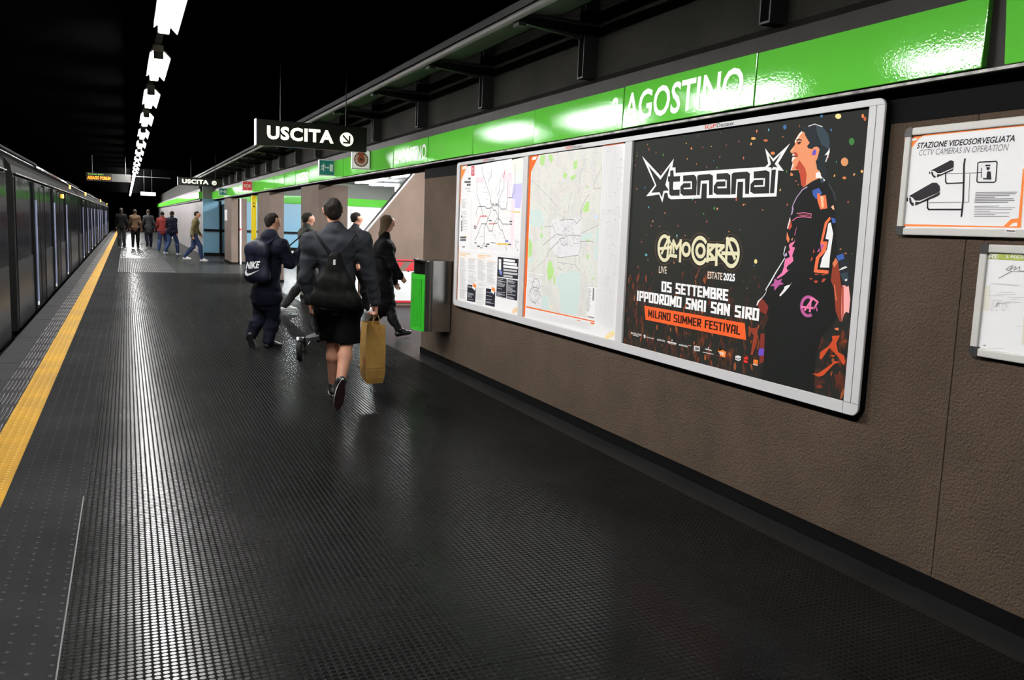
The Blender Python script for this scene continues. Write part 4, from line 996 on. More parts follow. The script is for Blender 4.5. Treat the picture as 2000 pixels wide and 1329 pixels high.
# title logo
b = MB(); m_w, m_d = pm('#e4e4e4'), pm('#242625')
W, poly, line, text = artX(SX-.0013, b); z = zm(1240, 280, 6.25)
poly(z([(88, 157), (315, 400), (475, 187), (457, 297), (495, 293), (497, 362), (1590, 288), (1628, 250), (1590, 62), (1688, 190), (1895, 0), (1750, 245), (1817, 337), (1750, 332), (1728, 650), (1315, 662), (1322, 470), (1255, 472), (1243, 665), (875, 670), (880, 492), (820, 494), (808, 674), (440, 684), (410, 665), (395, 605), (362, 608), (335, 725), (297, 625), (138, 648), (245, 510)]), 0)
W, poly, line, text = artX(SX-.00138, b)
for P in ([(165, 275), (312, 445), (430, 275), (372, 510), (415, 575), (350, 582), (330, 665), (300, 598), (200, 605), (262, 515)],
          [(432, 335), (470, 330), (475, 405), (553, 400), (550, 468), (470, 472), (465, 545), (470, 568), (548, 565), (545, 640), (440, 642), (420, 620), (418, 470), (402, 470), (405, 405), (430, 403)],
          [(588, 395), (720, 383), (748, 410), (757, 470), (750, 635), (590, 640), (555, 610), (555, 530), (595, 488), (682, 485), (685, 463), (588, 467)],
          [(762, 400), (780, 385), (915, 375), (953, 395), (950, 630), (905, 633), (905, 452), (805, 458), (790, 635), (757, 632)],
          [(997, 372), (1130, 362), (1165, 390), (1167, 628), (1000, 628), (960, 600), (963, 520), (1000, 470), (1102, 465), (1103, 440), (997, 445)],
          [(1183, 375), (1205, 358), (1370, 345), (1405, 370), (1393, 618), (1345, 618), (1345, 432), (1240, 438), (1228, 622), (1172, 625)],
          [(1450, 345), (1600, 330), (1645, 350), (1640, 612), (1450, 618), (1408, 590), (1412, 500), (1455, 450), (1567, 445), (1568, 425), (1450, 430)],
          [(1668, 325), (1722, 320), (1700, 610), (1648, 612)],
          [(1635, 145), (1688, 225), (1790, 118), (1708, 250), (1740, 295), (1690, 290), (1670, 318), (1665, 295), (1625, 292), (1660, 255)]): poly(z(P), 1)
W, poly, line, text = artX(SX-.00154, b)
for P in ([(595, 545), (680, 540), (680, 470), (695, 462), (697, 560), (595, 562)], [(1008, 530), (1105, 527), (1105, 458), (1122, 447), (1120, 548), (1008, 550)], [(1458, 515), (1565, 510), (1568, 432), (1590, 422), (1585, 528), (1458, 535)]): poly(z(P), 0)
b.build('title_lettering', [m_w, m_d], t)

# tour emblem
b = MB(); C2 = {'c': 0, 'd': 1, 'e': 2}
m_cr, m_bk, m_bd = pm('#d8d2b0'), pm('#22211d'), pm('#54402e')
z = zm(1260, 440, 9.0909)
def ell(cx, cy, rx, ry, mi, dx): 
    W, poly, line, text = artX(dx, b); poly(z([(cx+rx*math.cos(-2*PI*i/40), cy+ry*math.sin(-2*PI*i/40)) for i in range(40)]), mi)
for g, mi, dx in ((55, 2, SX-.00122), (43, 1, SX-.0013)):
    for cx, cy, rx, ry in ((345, 410, 125, 245), (728, 432, 85, 135), (975, 452, 155, 262), (1530, 490, 150, 275)): ell(cx, cy, rx+g*.85, ry+g, mi, dx-cx*1e-8)
    W, poly, line, text = artX(dx-1e-5, b)
    poly(z([(480-g*.3, 225-g*.6), (560, 360-g), (650+g*.3, 220-g*.5), (660+g*.4, 660+g*.8), (560, 570+g), (430, 570+g)]), mi)
    W, poly, line, text = artX(dx-2e-5, b); poly(z([(1100, 345-g), (1410, 345-g), (1410, 680), (1300, 620+g*1.2), (1245, 700+g), (1210, 640+g), (1100, 640+g)]), mi)
K1 = [0]
def ringe(cx, cy, rx, ry, wx, wy, a0, a1, n=44):
    K1[0] += 1; W, poly, line, text = artX(SX-.00142-K1[0]*2e-6, b)
    A = [math.radians(a0+(a1-a0)*i/n) for i in range(n+1)]
    for p, q in zip(A[:-1], A[1:]):
        poly(z([(cx+rx*math.cos(p), cy-ry*math.sin(p)), (cx+rx*math.cos(q), cy-ry*math.sin(q)), (cx+(rx-wx)*math.cos(q), cy-(ry-wy)*math.sin(q)), (cx+(rx-wx)*math.cos(p), cy-(ry-wy)*math.sin(p))]), 0)
ringe(345, 410, 125, 245, 37, 62, 25, 322); ringe(728, 432, 83, 135, 40, 66, 0, 360); ringe(975, 452, 155, 262, 40, 70, 35, 322); ringe(983, 455, 92, 138, 46, 66, 0, 360); ringe(1530, 490, 150, 275, 42, 72, -150, 125)
W, poly, line, text = artX(SX-.00154, b)
K0 = [0]
def st(pts, wd):
    for p, q in zip(pts[:-1], pts[1:]):
        K0[0] += 1; artX(SX-.00154-K0[0]*2e-6, b)[2](z([p, q]), wd, 0)
Kf = .0016
for pts, w_ in (([(420, 215), (295, 500)], 24), ([(425, 215), (395, 560)], 26), ([(252, 420), (470, 395)], 24), ([(470, 330), (445, 535), (555, 555)], 26), ([(500, 275), (505, 485)], 24), ([(500, 280), (560, 410), (635, 285)], 26), ([(632, 275), (618, 640)], 28),
                ([(1125, 350), (1105, 640)], 28), ([(1120, 355), (1235, 365), (1130, 480), (1235, 600), (1110, 610)], 26), ([(1270, 350), (1262, 700)], 28), ([(1270, 360), (1395, 375), (1290, 490), (1420, 640)], 26), ([(1460, 240), (1435, 640)], 26), ([(1460, 240), (1590, 590)], 28), ([(1370, 500), (1645, 505)], 26)): st(pts, w_*.0021*.40)
b.build('tour_emblem', [m_cr, m_bk, m_bd], t)

# event lettering, banner
b = MB(); W, poly, line, text = artX(SX-.0014, b); z = zm(1260, 440, 9.0909)
Q = lambda zz, bl, br, tl: [W(p) for p in zz([bl, br, tl])]
put_text(b, 'LIVE', *Q(z, (243, 850), (382, 865), (245, 727)), 1, bold=.01); put_text(b, 'ESTATE', *Q(z, (1108, 948), (1368, 978), (1113, 820)), 1, bold=.012); put_text(b, '2025', *Q(z, (1385, 980), (1592, 1005), (1392, 845)), 0, bold=.035)
z = zm(1220, 540, 7.143)
block_text(b, '05 SETTEMBRE', *Q(z, (512, 213), (1443, 347), (516, 68)))
block_text(b, 'IPPODROMO SNAI SAN SIRO', *Q(z, (165, 337), (1870, 625), (172, 197)))
b.build('event_lettering', [pm('#ececec'), pm('#e0d0bc')], t)
b = MB(); W, poly, line, text = artX(SX-.00122, b); poly(z([(275, 410), (1675, 655), (1695, 890), (292, 605)]), 0)
W, poly, line, text = artX(SX-.0014, b)
block_text(b, 'MILANO SUMMER FESTIVAL', *Q(z, (325, 568), (1612, 822), (330, 460)), tx=.36, ty=.17, mi=1)
b.build('orange_banner', [pm('#f0602c'), pm('#2a1410')], t)
# sponsor row
b = MB(); W, poly, line, text = artX(SX-.0014, b); z = zm(1215, 640, 6.897)
put_text(b, 'MAGELLANO', *Q(z, (120, 88), (262, 118), (121, 60)), 0, bold=.02); line(z([(145, 104), (222, 121)]), .0035, 0)
poly(z([(290, 100), (305, 93), (318, 110), (312, 140), (296, 146)]), 0); put_text(b, 'ticketmaster', *Q(z, (322, 136), (434, 160), (323, 116)), 0, bold=.01)
put_text(b, 'eclectic', *Q(z, (470, 172), (577, 196), (472, 143)), 0, bold=.02); put_text(b, 'eclectic', *Q(z, (766, 242), (884, 270), (768, 212)), 0, bold=.02)
poly(z([(664, 172), (672, 160), (682, 175), (672, 184)]), 0); line(z([(614, 192), (728, 218)]), .009, 0); line(z([(625, 212), (720, 236)]), .002, 0); line(z([(895, 242), (928, 248)]), .004, 2)
poly(z([(970, 244), (1050, 258), (1045, 323), (966, 310)]), 0)
line(z([(1122, 290), (1205, 310)]), .006, 0); poly(z([(1155, 275), (1165, 265), (1175, 280), (1165, 288)]), 0); line(z([(1088, 333), (1230, 362)]), .004, 0)
poly(z([(1308, 275), (1400, 330), (1388, 405), (1270, 375)]), 4); poly(z([(1290, 325), (1272, 372), (1320, 385), (1310, 330)]), 5); poly(z([(1308, 275), (1350, 300), (1300, 322)]), 6)
poly(z([(1525, 385), (1560, 375), (1602, 390), (1600, 440), (1565, 452), (1525, 435)]), 0); poly(z([(1640, 405), (1665, 400), (1680, 375), (1700, 430), (1645, 430)]), 3); poly(z([(1640, 440), (1692, 450), (1690, 480), (1640, 470)]), 3)
poly(z([(1772, 430), (1830, 440), (1828, 505), (1765, 492)]), 4); poly(z([(1768, 470), (1828, 482), (1828, 490), (1768, 478)]), 0); poly(z([(1765, 490), (1826, 504), (1825, 518), (1762, 502)]), 0)
W, poly, line, text = artX(SX-.00154, b); put_text(b, 'EMI', *Q(z, (978, 302), (1036, 312), (982, 260)), 1, bold=.02); put_text(b, 'MIND', *Q(z, (1302, 365), (1372, 378), (1306, 322)), 0, bold=.02); line(z([(1530, 415), (1565, 428), (1598, 415)]), .004, 1)
line(z([(960, 335), (1000, 318)]), .001, 0)
b.build('sponsor_logos', [pm('#dcdcdc'), pm('#1c1c1c'), pm('#c09080'), pm('#d83028'), pm('#f08030'), pm('#5a40c0'), pm('#f0c030')], t)
# ------------------------------------------------------------------ metro diagram sheet
def gm(h): return mat('map ink '+h, h, .6, spec=.1)
t = thing('metro_diagram', 'white metro network diagram sheet with lilac zones and dark notices, left bay of the case', 'map', (SX, 7.94, .764))
b = MB(); b.box(SX, 7.12, .757, SX+.003, 8.744, 2.172); b.build('sheet', mat('white map paper', (.78, .78, .785), .6, spec=.1), t)
inks = ['#e2dfe2', '#e6d9e0', '#c4bfe6', '#e8eedd', '#dde8e0', '#f08838', '#d84a60', '#55565a', '#bdbdbf', '#1a1c26', '#e0c050', '#e8e8e8', '#7880c8', '#e8c8a0', '#c85058']
I = {h: i for i, h in enumerate(inks)}
b = MB(); Wd = [0]
def lay():
    Wd[0] += 1; return artX(SX-.0004-Wd[0]*3e-6, b)
za, zb, zc = zm(885, 300, 13.287), zm(885, 390, 13.287), zm(880, 480, 9.4933)
def PP(zz, pts, h): lay()[1](zz(pts), I[h])
def LL(zz, pts, wd, h): lay()[2](zz(pts), wd, I[h])
PP(za, [(205, 270), (385, 262), (215, 690), (200, 700)], '#f08838'); PP(za, [(200, 700), (216, 690), (185, 1329), (170, 1329)], '#f08838')
PP(zc, [(125, 0), (155, 0), (125, 1010), (105, 1005)], '#f08838')
PP(za, [(250, 345), (350, 310), (325, 400), (225, 415)], '#e8e8e8')
PP(za, [(465, 620), (1530, 330), (1500, 1329), (460, 1329)], '#e8e8e8'); PP(za, [(615, 300), (1530, 130), (1530, 440), (610, 640)], '#e8e8e8')
PP(za, [(615, 620), (800, 600), (800, 755), (610, 770)], '#e6d9e0'); PP(za, [(1330, 520), (1530, 490), (1500, 1150), (1400, 1160), (1410, 730), (1330, 740)], '#e6d9e0')
PP(za, [(1550, 160), (1815, 100), (1800, 480), (1550, 530)], '#e8eedd'); PP(za, [(1620, 440), (1805, 400), (1795, 780), (1620, 800)], '#dde8e0'); PP(za, [(1560, 795), (1795, 775), (1765, 1329), (1600, 1329), (1600, 1190), (1520, 1180)], '#c4bfe6')
PP(zb, [(1600, 0), (1765, 0), (1745, 230), (1595, 220)], '#c4bfe6'); PP(zb, [(1510, 0), (1590, 0), (1580, 1000), (1545, 1300), (1470, 1250), (1500, 400)], '#e6d9e0')
PP(zb, [(460, 0), (500, 0), (480, 1280), (430, 1280)], '#e2dfe2'); PP(zb, [(480, 1170), (1400, 1200), (1390, 1329), (480, 1290)], '#e2dfe2')
LL(za, [(480, 345), (545, 345), (545, 555), (480, 560), (480, 345)], .016, '#d84a60'); LL(za, [(490, 540), (500, 380), (512, 530), (525, 380), (535, 540)], .009, '#d84a60')
for pts in ([(750, 340), (755, 480), (960, 1110), (1000, 1329)], [(990, 430), (990, 560), (905, 740)], [(1345, 430), (1320, 560), (1320, 900), (1190, 1180), (1190, 1329)], [(1300, 500), (1215, 760), (1210, 960), (1150, 1080)], [(1610, 270), (1605, 960), (1525, 1145), (1420, 1150)], [(1420, 740), (1400, 1329)], [(615, 640), (615, 1060), (700, 1329)]): LL(za, pts, .0055, '#55565a')
LL(za, [(1345, 430), (1335, 520), (1300, 620)], .01, '#d84a60')
for pts in ([(660, 0), (785, 420)], [(960, 0), (990, 130), (975, 330), (895, 520), (865, 640)], [(1015, 165), (1015, 200), (1050, 280), (1105, 280), (1175, 470), (1165, 640), (1235, 790), (1275, 795), (1360, 1050), (1365, 1180), (1390, 1310)], [(1015, 165), (1205, 165), (1240, 245), (1370, 245), (1395, 100), (1405, 0)], [(1180, 0), (1180, 520), (1220, 520), (1275, 635), (1440, 640)],
            [(590, 390), (655, 180), (830, 180), (870, 230), (960, 225), (1000, 200)], [(730, 630), (860, 630), (895, 520)], [(730, 630), (640, 900), (560, 1060)], [(850, 640), (805, 760), (805, 1110), (745, 1255), (700, 1250)], [(865, 640), (930, 815), (1020, 815), (1045, 650), (1150, 470)], [(800, 1120), (830, 1200)], [(1070, 625), (1135, 620), (1165, 580)], [(880, 430), (900, 520)], [(980, 1115), (1110, 1135)]): LL(zb, pts, .0065, '#55565a')
for pts in ([(710, 430), (865, 430)], [(710, 430), (595, 740), (540, 745)], [(935, 630), (1065, 630)]): LL(zb, pts, .009, '#c85058')
for pts in ([(880, 1010), (880, 1200)], [(760, 1015), (900, 1005)], [(1145, 560), (1140, 830), (1040, 1060)], [(920, 800), (1020, 1040)]): LL(za, pts, .004, '#bdbdbf')
for pts in ([(830, 180), (880, 430)], [(1100, 290), (1030, 470), (1030, 640)], [(1240, 840), (1160, 1040)], [(690, 960), (800, 965)], [(1330, 640), (1270, 790)], [(1040, 830), (1130, 1080)], [(1010, 820), (1050, 940)]): LL(zb, pts, .004, '#bdbdbf')
LL(zb, [(1140, 1150), (1430, 1160)], .014, '#e0c050'); LL(zb, [(1430, 300), (1740, 303)], .006, '#e8c8a0'); LL(zb, [(1540, 320), (1740, 335)], .006, '#e0c050'); LL(zb, [(190, 985), (345, 975)], .02, '#e0c050'); LL(zb, [(1370, 1080), (1420, 1078)], .02, '#7880c8')
rn = random.Random(21)
for k in range(110):
    zz = za if k % 2 else zb; u, v = rn.uniform(500, 1500), rn.uniform(480 if k % 2 else 60, 1250)
    if rn.random() < .5: LL(zz, [(u, v), (u+rn.uniform(15, 45), v-rn.uniform(0, 4))], .005, '#bdbdbf')
    else: LL(zz, [(u, v), (u+12, v-30)], .004, '#bdbdbf')
for u, v, w_ in ((1020, 120, 40), (1100, 120, 60), (930, 545, 65), (540, 690, 50), (540, 740, 60), (1470, 570, 60), (1470, 640, 50), (560, 1125, 40), (630, 1215, 60), (830, 1215, 55), (1440, 1165, 60), (860, 1160, 80), (240, 1230, 60)): LL(zb, [(u, v), (u+w_, v)], .012, '#55565a')
for v in list(range(0, 230, 30))+[310, 345, 378, 445, 475, 512, 538, 578, 620, 660, 712, 780]: LL(zb, [(225, v), (225+rn.uniform(40, 150), v)], .006, '#bdbdbf')
for v in (440, 580, 640, 700, 800, 745): LL(zb, [(215, v), (230, v)], .02, '#55565a')
for v, a in ((655, 400), (740, 300), (815, 360), (910, 310), (980, 370)): LL(za, [(a, v), (448, v-4)], .02 if v < 850 else .012, '#bdbdbf' if v > 850 else '#55565a')
for v in (985, 1050): LL(zb, [(190, v), (325, v)], .02, '#55565a')
for u, v in ((1680, 1100), (1670, 1310)): PP(zb, [(u-8, v-25), (u+10, v), (u-8, v+25)], '#1a1c26')
for k in range(12): LL(zb, [(1610+10*(k % 4), 1040+130*(k//8)), (1612+10*(k % 4), 1160+100*(k//8))], .004, '#bdbdbf')
# small print columns
for x0, x1, v0, v1 in ((170, 310, 220, 1000), (330, 480, 235, 700), (505, 660, 250, 740), (675, 840, 285, 720), (480, 640, 780, 1090)):
    v = v0
    while v < v1:
        if rn.random() < .86: LL(zc, [(x0, v+(x0-170)*.13*0), (x0+(x1-x0)*rn.uniform(.55, 1), v+14)], .0032, '#bdbdbf')
        v += 13
for a, c, v in ((170, 370, 140), (170, 280, 170), (505, 740, 175), (505, 640, 205), (335, 475, 235), (510, 600, 250), (680, 840, 285), (170, 250, 215)): LL(zc, [(a, v), (c, v+22)], .012 if v < 210 else .006, '#e8c8a0')
LL(zc, [(160, 105), (860, 170), (1270, 215)], .002, '#bdbdbf')
for P in ([(875, 208), (1262, 248), (1250, 625), (862, 575)], [(863, 590), (1042, 615), (1035, 978), (848, 938)], [(1058, 622), (1248, 650), (1235, 1023), (1045, 985)], [(315, 720), (410, 735), (470, 780), (455, 1052), (303, 1020)], [(658, 790), (760, 808), (830, 860), (818, 1140), (645, 1100)]): PP(zc, P, '#1a1c26')
for k, (v, a, c, w_) in enumerate(((265, 990, 1185, .028), (325, 985, 1222, .028), (385, 985, 1240, .028), (447, 985, 1225, .022), (505, 985, 1235, .022), (557, 985, 1145, .022))): LL(zc, [(a, v), (c, v+18+(c-a)*.04)], w_*.8, '#e8e8e8' if k < 3 else '#bdbdbf')
PP(zc, [(893, 250), (940, 255), (935, 460), (893, 440)], '#e8e8e8'); PP(zc, [(900, 450), (960, 480), (945, 550), (905, 520)], '#7880c8'); PP(zc, [(905, 285), (928, 288), (928, 325), (905, 322)], '#bdbdbf')
for x0, x1, v0, v1 in ((872, 1030, 615, 930), (1065, 1235, 640, 985), (325, 450, 745, 1000), (665, 815, 815, 1080)):
    v = v0
    while v < v1:
        if rn.random() < .72: LL(zc, [(x0-(v-v0)*.03, v), (x0+(x1-x0)*rn.uniform(.45, .98)-(v-v0)*.03, v+18)], .005, '#bdbdbf')
        v += 22
for du, dv in ((0, 0), (350, 72)): PP(zc, [(420+du, 695+dv), (478+du, 740+dv), (465+du, 790+dv), (450+du, 835+dv), (400+du, 785+dv), (405+du, 740+dv)], '#e8e8e8'); PP(zc, [(420+du, 690+dv), (478+du, 735+dv), (470+du, 785+dv), (412+du, 760+dv)], '#f08838')
PP(zc, [(1130, 1245), (1160, 1185), (1200, 1150), (1238, 1145), (1236, 1225), (1170, 1260)], '#e8c8a0')
b.build('diagram_print', [gm(h) for h in inks], t)

# ------------------------------------------------------------------ street map sheet
def city_mat():
    m, nt, bb = node_mat('printed street map'); N = nt.nodes.new; L = nt.links.new
    tc = N('ShaderNodeTexCoord')
    n1 = N('ShaderNodeTexNoise'); n1.inputs['Scale'].default_value = 5; n1.inputs['Detail'].default_value = 5; L(tc.outputs['Object'], n1.inputs['Vector'])
    r = N('ShaderNodeValToRGB'); e = r.color_ramp.elements
    e[0].position = .3; e[0].color = (*lin('#d3dad6'), 1); e[1].position = .72; e[1].color = (*lin('#dcdccb'), 1)
    x = e.new(.46); x.color = (*lin('#dad9d2'), 1); x = e.new(.58); x.color = (*lin('#d2d1d0'), 1)
    L(n1.outputs['Fac'], r.inputs['Fac'])
    v = N('ShaderNodeTexVoronoi'); v.feature = 'DISTANCE_TO_EDGE'; v.inputs['Scale'].default_value = 48; L(tc.outputs['Object'], v.inputs['Vector'])
    mr = N('ShaderNodeMapRange'); mr.inputs['From Min'].default_value = 0; mr.inputs['From Max'].default_value = .07; mr.inputs['To Min'].default_value = .80; mr.inputs['To Max'].default_value = 1; L(v.outputs['Distance'], mr.inputs['Value'])
    n2 = N('ShaderNodeTexNoise'); n2.inputs['Scale'].default_value = 110; n2.inputs['Detail'].default_value = 2; L(tc.outputs['Object'], n2.inputs['Vector'])
    r2 = N('ShaderNodeMapRange'); r2.inputs['From Min'].default_value = .62; r2.inputs['From Max'].default_value = .72; r2.inputs['To Min'].default_value = 1; r2.inputs['To Max'].default_value = .75; L(n2.outputs['Fac'], r2.inputs['Value'])
    ml = N('ShaderNodeMath'); ml.operation = 'MULTIPLY'; L(mr.outputs['Result'], ml.inputs[0]); L(r2.outputs['Result'], ml.inputs[1])
    s = N('ShaderNodeVectorMath'); s.operation = 'SCALE'; L(r.outputs['Color'], s.inputs[0]); L(ml.outputs[0], s.inputs['Scale'])
    L(s.outputs['Vector'], bb.inputs['Base Color']); bb.inputs['Roughness'].default_value = .6; bb.inputs['Specular IOR Level'].default_value = .1
    return m
t = thing('street_map', 'pale green and grey city street map with an orange edge, middle bay of the case', 'map', (SX, 6.2, .764))
b = MB(); b.box(SX, 5.392, .757, SX+.003, 7.022, 2.178); b.build('sheet', mat('white map paper', (.78, .78, .785), .6, spec=.1), t)
b = MB(); W, poly, line, text = artX(SX-.0004, b)
zd, ze, zf = zm(1015, 270, 8.8591), zm(1010, 410, 8.8591), zm(1005, 540, 9.0909)
poly(zd([(340, 290), (1430, 145), (1425, 700)])+ze([(1420, 300), (1390, 1300)])+zf([(1470, 200), (1440, 750), (1100, 715), (215, 530), (240, 200)])+ze([(190, 900), (215, 100)])+zd([(190, 600)]), 0)
b.build('city_print', city_mat(), t)
inks = ['#e86a24', '#aed688', '#cfe0b0', '#c6d6d2', '#7c7c80', '#b4b4b6', '#e4e4e6', '#dadadc', '#c8d8e8', '#e8d4a0', '#98989a']
I = {h: i for i, h in enumerate(inks)}
b = MB(); Wd[0] = 0
PP(zd, [(165, 275), (370, 245), (335, 290), (195, 590), (170, 1329), (130, 1329)], '#e86a24'); PP(zd, [(340, 255), (1810, 42), (1810, 62), (345, 285)], '#e86a24')
PP(ze, [(180, 0), (215, 0), (165, 1329), (122, 1329)], '#e86a24'); PP(zf, [(165, 0), (215, 0), (185, 720), (135, 710)], '#e86a24')
PP(zf, [(205, 530), (1425, 795), (1425, 815), (205, 555)], '#e86a24'); PP(zf, [(1110, 770), (1170, 782), (1170, 800), (1110, 788)], '#e86a24'); PP(zf, [(1345, 815), (1418, 830), (1415, 855), (1345, 842)], '#e86a24'); LL(zd, [(1450, 128), (1800, 78)], .01, '#e86a24')
PP(zd, [(230, 325), (300, 315), (280, 370), (205, 380)], '#e4e4e6')
for P in ([(360, 300), (440, 290), (430, 420), (390, 490), (350, 430)], [(500, 290), (560, 280), (580, 380), (540, 430), (500, 350)], [(930, 410), (1005, 380), (990, 520), (940, 560)], [(760, 590), (830, 620), (800, 700), (750, 680)], [(1150, 1110), (1205, 1090), (1200, 1240), (1140, 1285), (1085, 1240)], [(870, 680), (970, 620), (960, 690), (900, 740)], [(1140, 840), (1185, 820), (1180, 860), (1150, 865)]): PP(zd, P, '#aed688')
for P in ([(205, 480), (265, 600), (250, 800), (190, 830)], [(540, 890), (590, 890), (640, 1060), (610, 1180), (540, 1230), (515, 1080)], [(765, 1110), (820, 1120), (815, 1210), (770, 1230)], [(985, 1200), (1055, 1190), (1060, 1280), (1010, 1310)], [(1200, 490), (1250, 490), (1255, 545), (1200, 550)], [(400, 420), (440, 400), (440, 480), (410, 490)], [(1205, 770), (1240, 780), (1235, 850), (1205, 850)], [(1135, 0), (1240, 0), (1220, 40), (1160, 40)], [(640, 1080), (665, 1200), (650, 1320), (630, 1250)], [(1290, 1170), (1335, 1180), (1320, 1220)], [(400, 300), (440, 290), (430, 350)]): PP(ze, P, '#aed688')
for P in ([(225, 0), (410, 0), (470, 250), (330, 290), (215, 250)], [(1120, 410), (1300, 390), (1290, 500), (1100, 540)], [(1360, 340), (1415, 320), (1400, 560), (1345, 560)], [(680, 1130), (970, 1050), (1090, 1100), (1080, 1329), (680, 1329)], [(200, 830), (290, 820), (280, 900), (195, 940)], [(1340, 600), (1400, 600), (1390, 860), (1320, 850)]): PP(ze, P, '#c6d6d2')
PP(zf, [(740, 100), (1160, 100), (1180, 230), (1100, 700), (820, 640), (800, 300)], '#c6d6d2'); PP(zf, [(480, 360), (600, 340), (610, 590), (480, 560)], '#c6d6d2'); PP(ze, [(1330, 90), (1395, 90), (1390, 150), (1330, 150)], '#c8d8e8')
for P in ([(600, 170), (1100, 120), (1110, 420), (1090, 800), (700, 820), (560, 640)],): PP(ze, P, '#dadadc')
# streets
for pts, w_ in (([(120+100, 740), (560, 1080), (640, 1200)], .004), ([(1140, 350), (1050, 600), (1010, 980)], .005), ([(1420, 510), (1380, 580), (1290, 800), (1280, 870), (1400, 865)], .006), ([(1190, 970), (1080, 1180), (1060, 1329)], .008), ([(900, 930), (850, 1150), (830, 1329)], .006), ([(390, 1150), (480, 1290)], .004)): LL(zd, pts, w_*.75, '#98989a')
for pts, w_ in (([(1105, 0), (1100, 160), (1030, 240), (980, 170), (830, 160), (730, 190)], .009), ([(450, 610), (680, 420), (770, 440), (800, 400)], .008), ([(510, 820), (560, 700), (720, 540), (740, 500), (830, 490), (880, 440), (1080, 445)], .009), ([(740, 500), (750, 580), (810, 625), (860, 590), (875, 480)], .008), ([(1100, 410), (1090, 700), (1060, 790), (880, 805), (770, 830), (690, 820), (665, 770)], .007), ([(1100, 410), (1420, 260)], .005), ([(1090, 550), (1310, 545), (1320, 580)], .008), ([(980, 445), (980, 580), (1085, 580)], .006), ([(985, 470), (1090, 560)], .003), ([(705, 660), (705, 1000), (780, 1050)], .006), ([(600, 290), (470, 300)], .006), ([(610, 240), (660, 400)], .006), ([(1005, 800), (1000, 950), (1080, 1060)], .006), ([(820, 0), (810, 160)], .005), ([(940, 130), (930, 300), (980, 400)], .005), ([(700, 910), (990, 950)], .004), ([(230, 1080), (500, 860)], .004), ([(1080, 800), (1080, 970)], .006)): LL(ze, pts, w_*.75, '#98989a')
rn = random.Random(31)
for k in range(260):
    a = rn.uniform(0, 2*PI); r = abs(rn.gauss(0, 1)); u, v = 850+170*r*math.cos(a), 450+330*r*math.sin(a)
    if not (260 < u < 1370 and -900 < v < 1250): continue
    q = rn.choice([a, a+PI/2, rn.uniform(0, PI)]); l = rn.uniform(20, 60)
    LL(ze, [(u, v), (u+l*math.cos(q)*.7, v+l*math.sin(q))], rn.uniform(.002, .0035), rn.choice(['#b4b4b6', '#b4b4b6', '#98989a', '#e4e4e6']))
# inset, key, index columns
PP(zf, [(225, 130), (235, 10), (480, 60), (470, 560), (215, 520)], '#dadadc')
LL(ze, [(185, 1085), (460, 1130)], .006, '#e4e4e6')
for k in range(2):
    cx, cy, rx, ry = ((350, 330, 85, 140), (380, 150, 60, 110))[k]
    LL(zf, [(cx+rx*math.cos(q), cy+ry*math.sin(q)) for q in [2*PI*i/14 for i in range(15)]], .007, '#98989a')
for k in range(60): u, v = rn.uniform(230, 460), rn.uniform(60, 510); LL(zf, [(u, v), (u+rn.uniform(-25, 25), v+rn.uniform(-40, 40))], .005, '#98989a')
PP(zf, [(1305, 185), (1460, 200), (1430, 760), (1280, 720)], '#e4e4e6')
for k in range(17): LL(zf, [(1310-k*1.6, 215+25*k), (1310-k*1.6+rn.uniform(25, 60), 219+25*k)], .007, '#b4b4b6'); 
for k in range(8): LL(zf, [(1395-k, 225+27*k), (1410-k, 228+27*k)], .014, '#7c7c80')
LL(zf, [(1300, 715), (1410, 740)], .008, '#7c7c80')
for k in range(13):
    u = 1455+26*k; LL(zd, [(u, 140+0*k), (u-38, 1329)], .009, '#dadadc'); LL(ze, [(u-5, 0), (u-5-42, 1329)], .009, '#dadadc'); 
    LL(zf, [(1500+24*k, 0), (1500+24*k-34-k, 780+17*k if k < 6 else 900+0*k)], .009, '#dadadc')
for k in range(38): LL(zf, [(240+30*k, 585+6.6*k), (240+30*k-6, 700+6.6*k)], .010, '#dadadc')
for k in range(40): u, v = rn.uniform(1440, 1790), rn.uniform(0, 1329); LL(rn.choice([zd, ze]), [(u, v+130), (u+9, v+130)], .006, '#b4b4b6')
PP(zf, [(1590, 1100), (1650, 1020), (1710, 975), (1775, 970), (1770, 1060), (1690, 1095), (1660, 1120)], '#e8d4a0')
b.build('street_print', [gm(h) for h in inks], t)
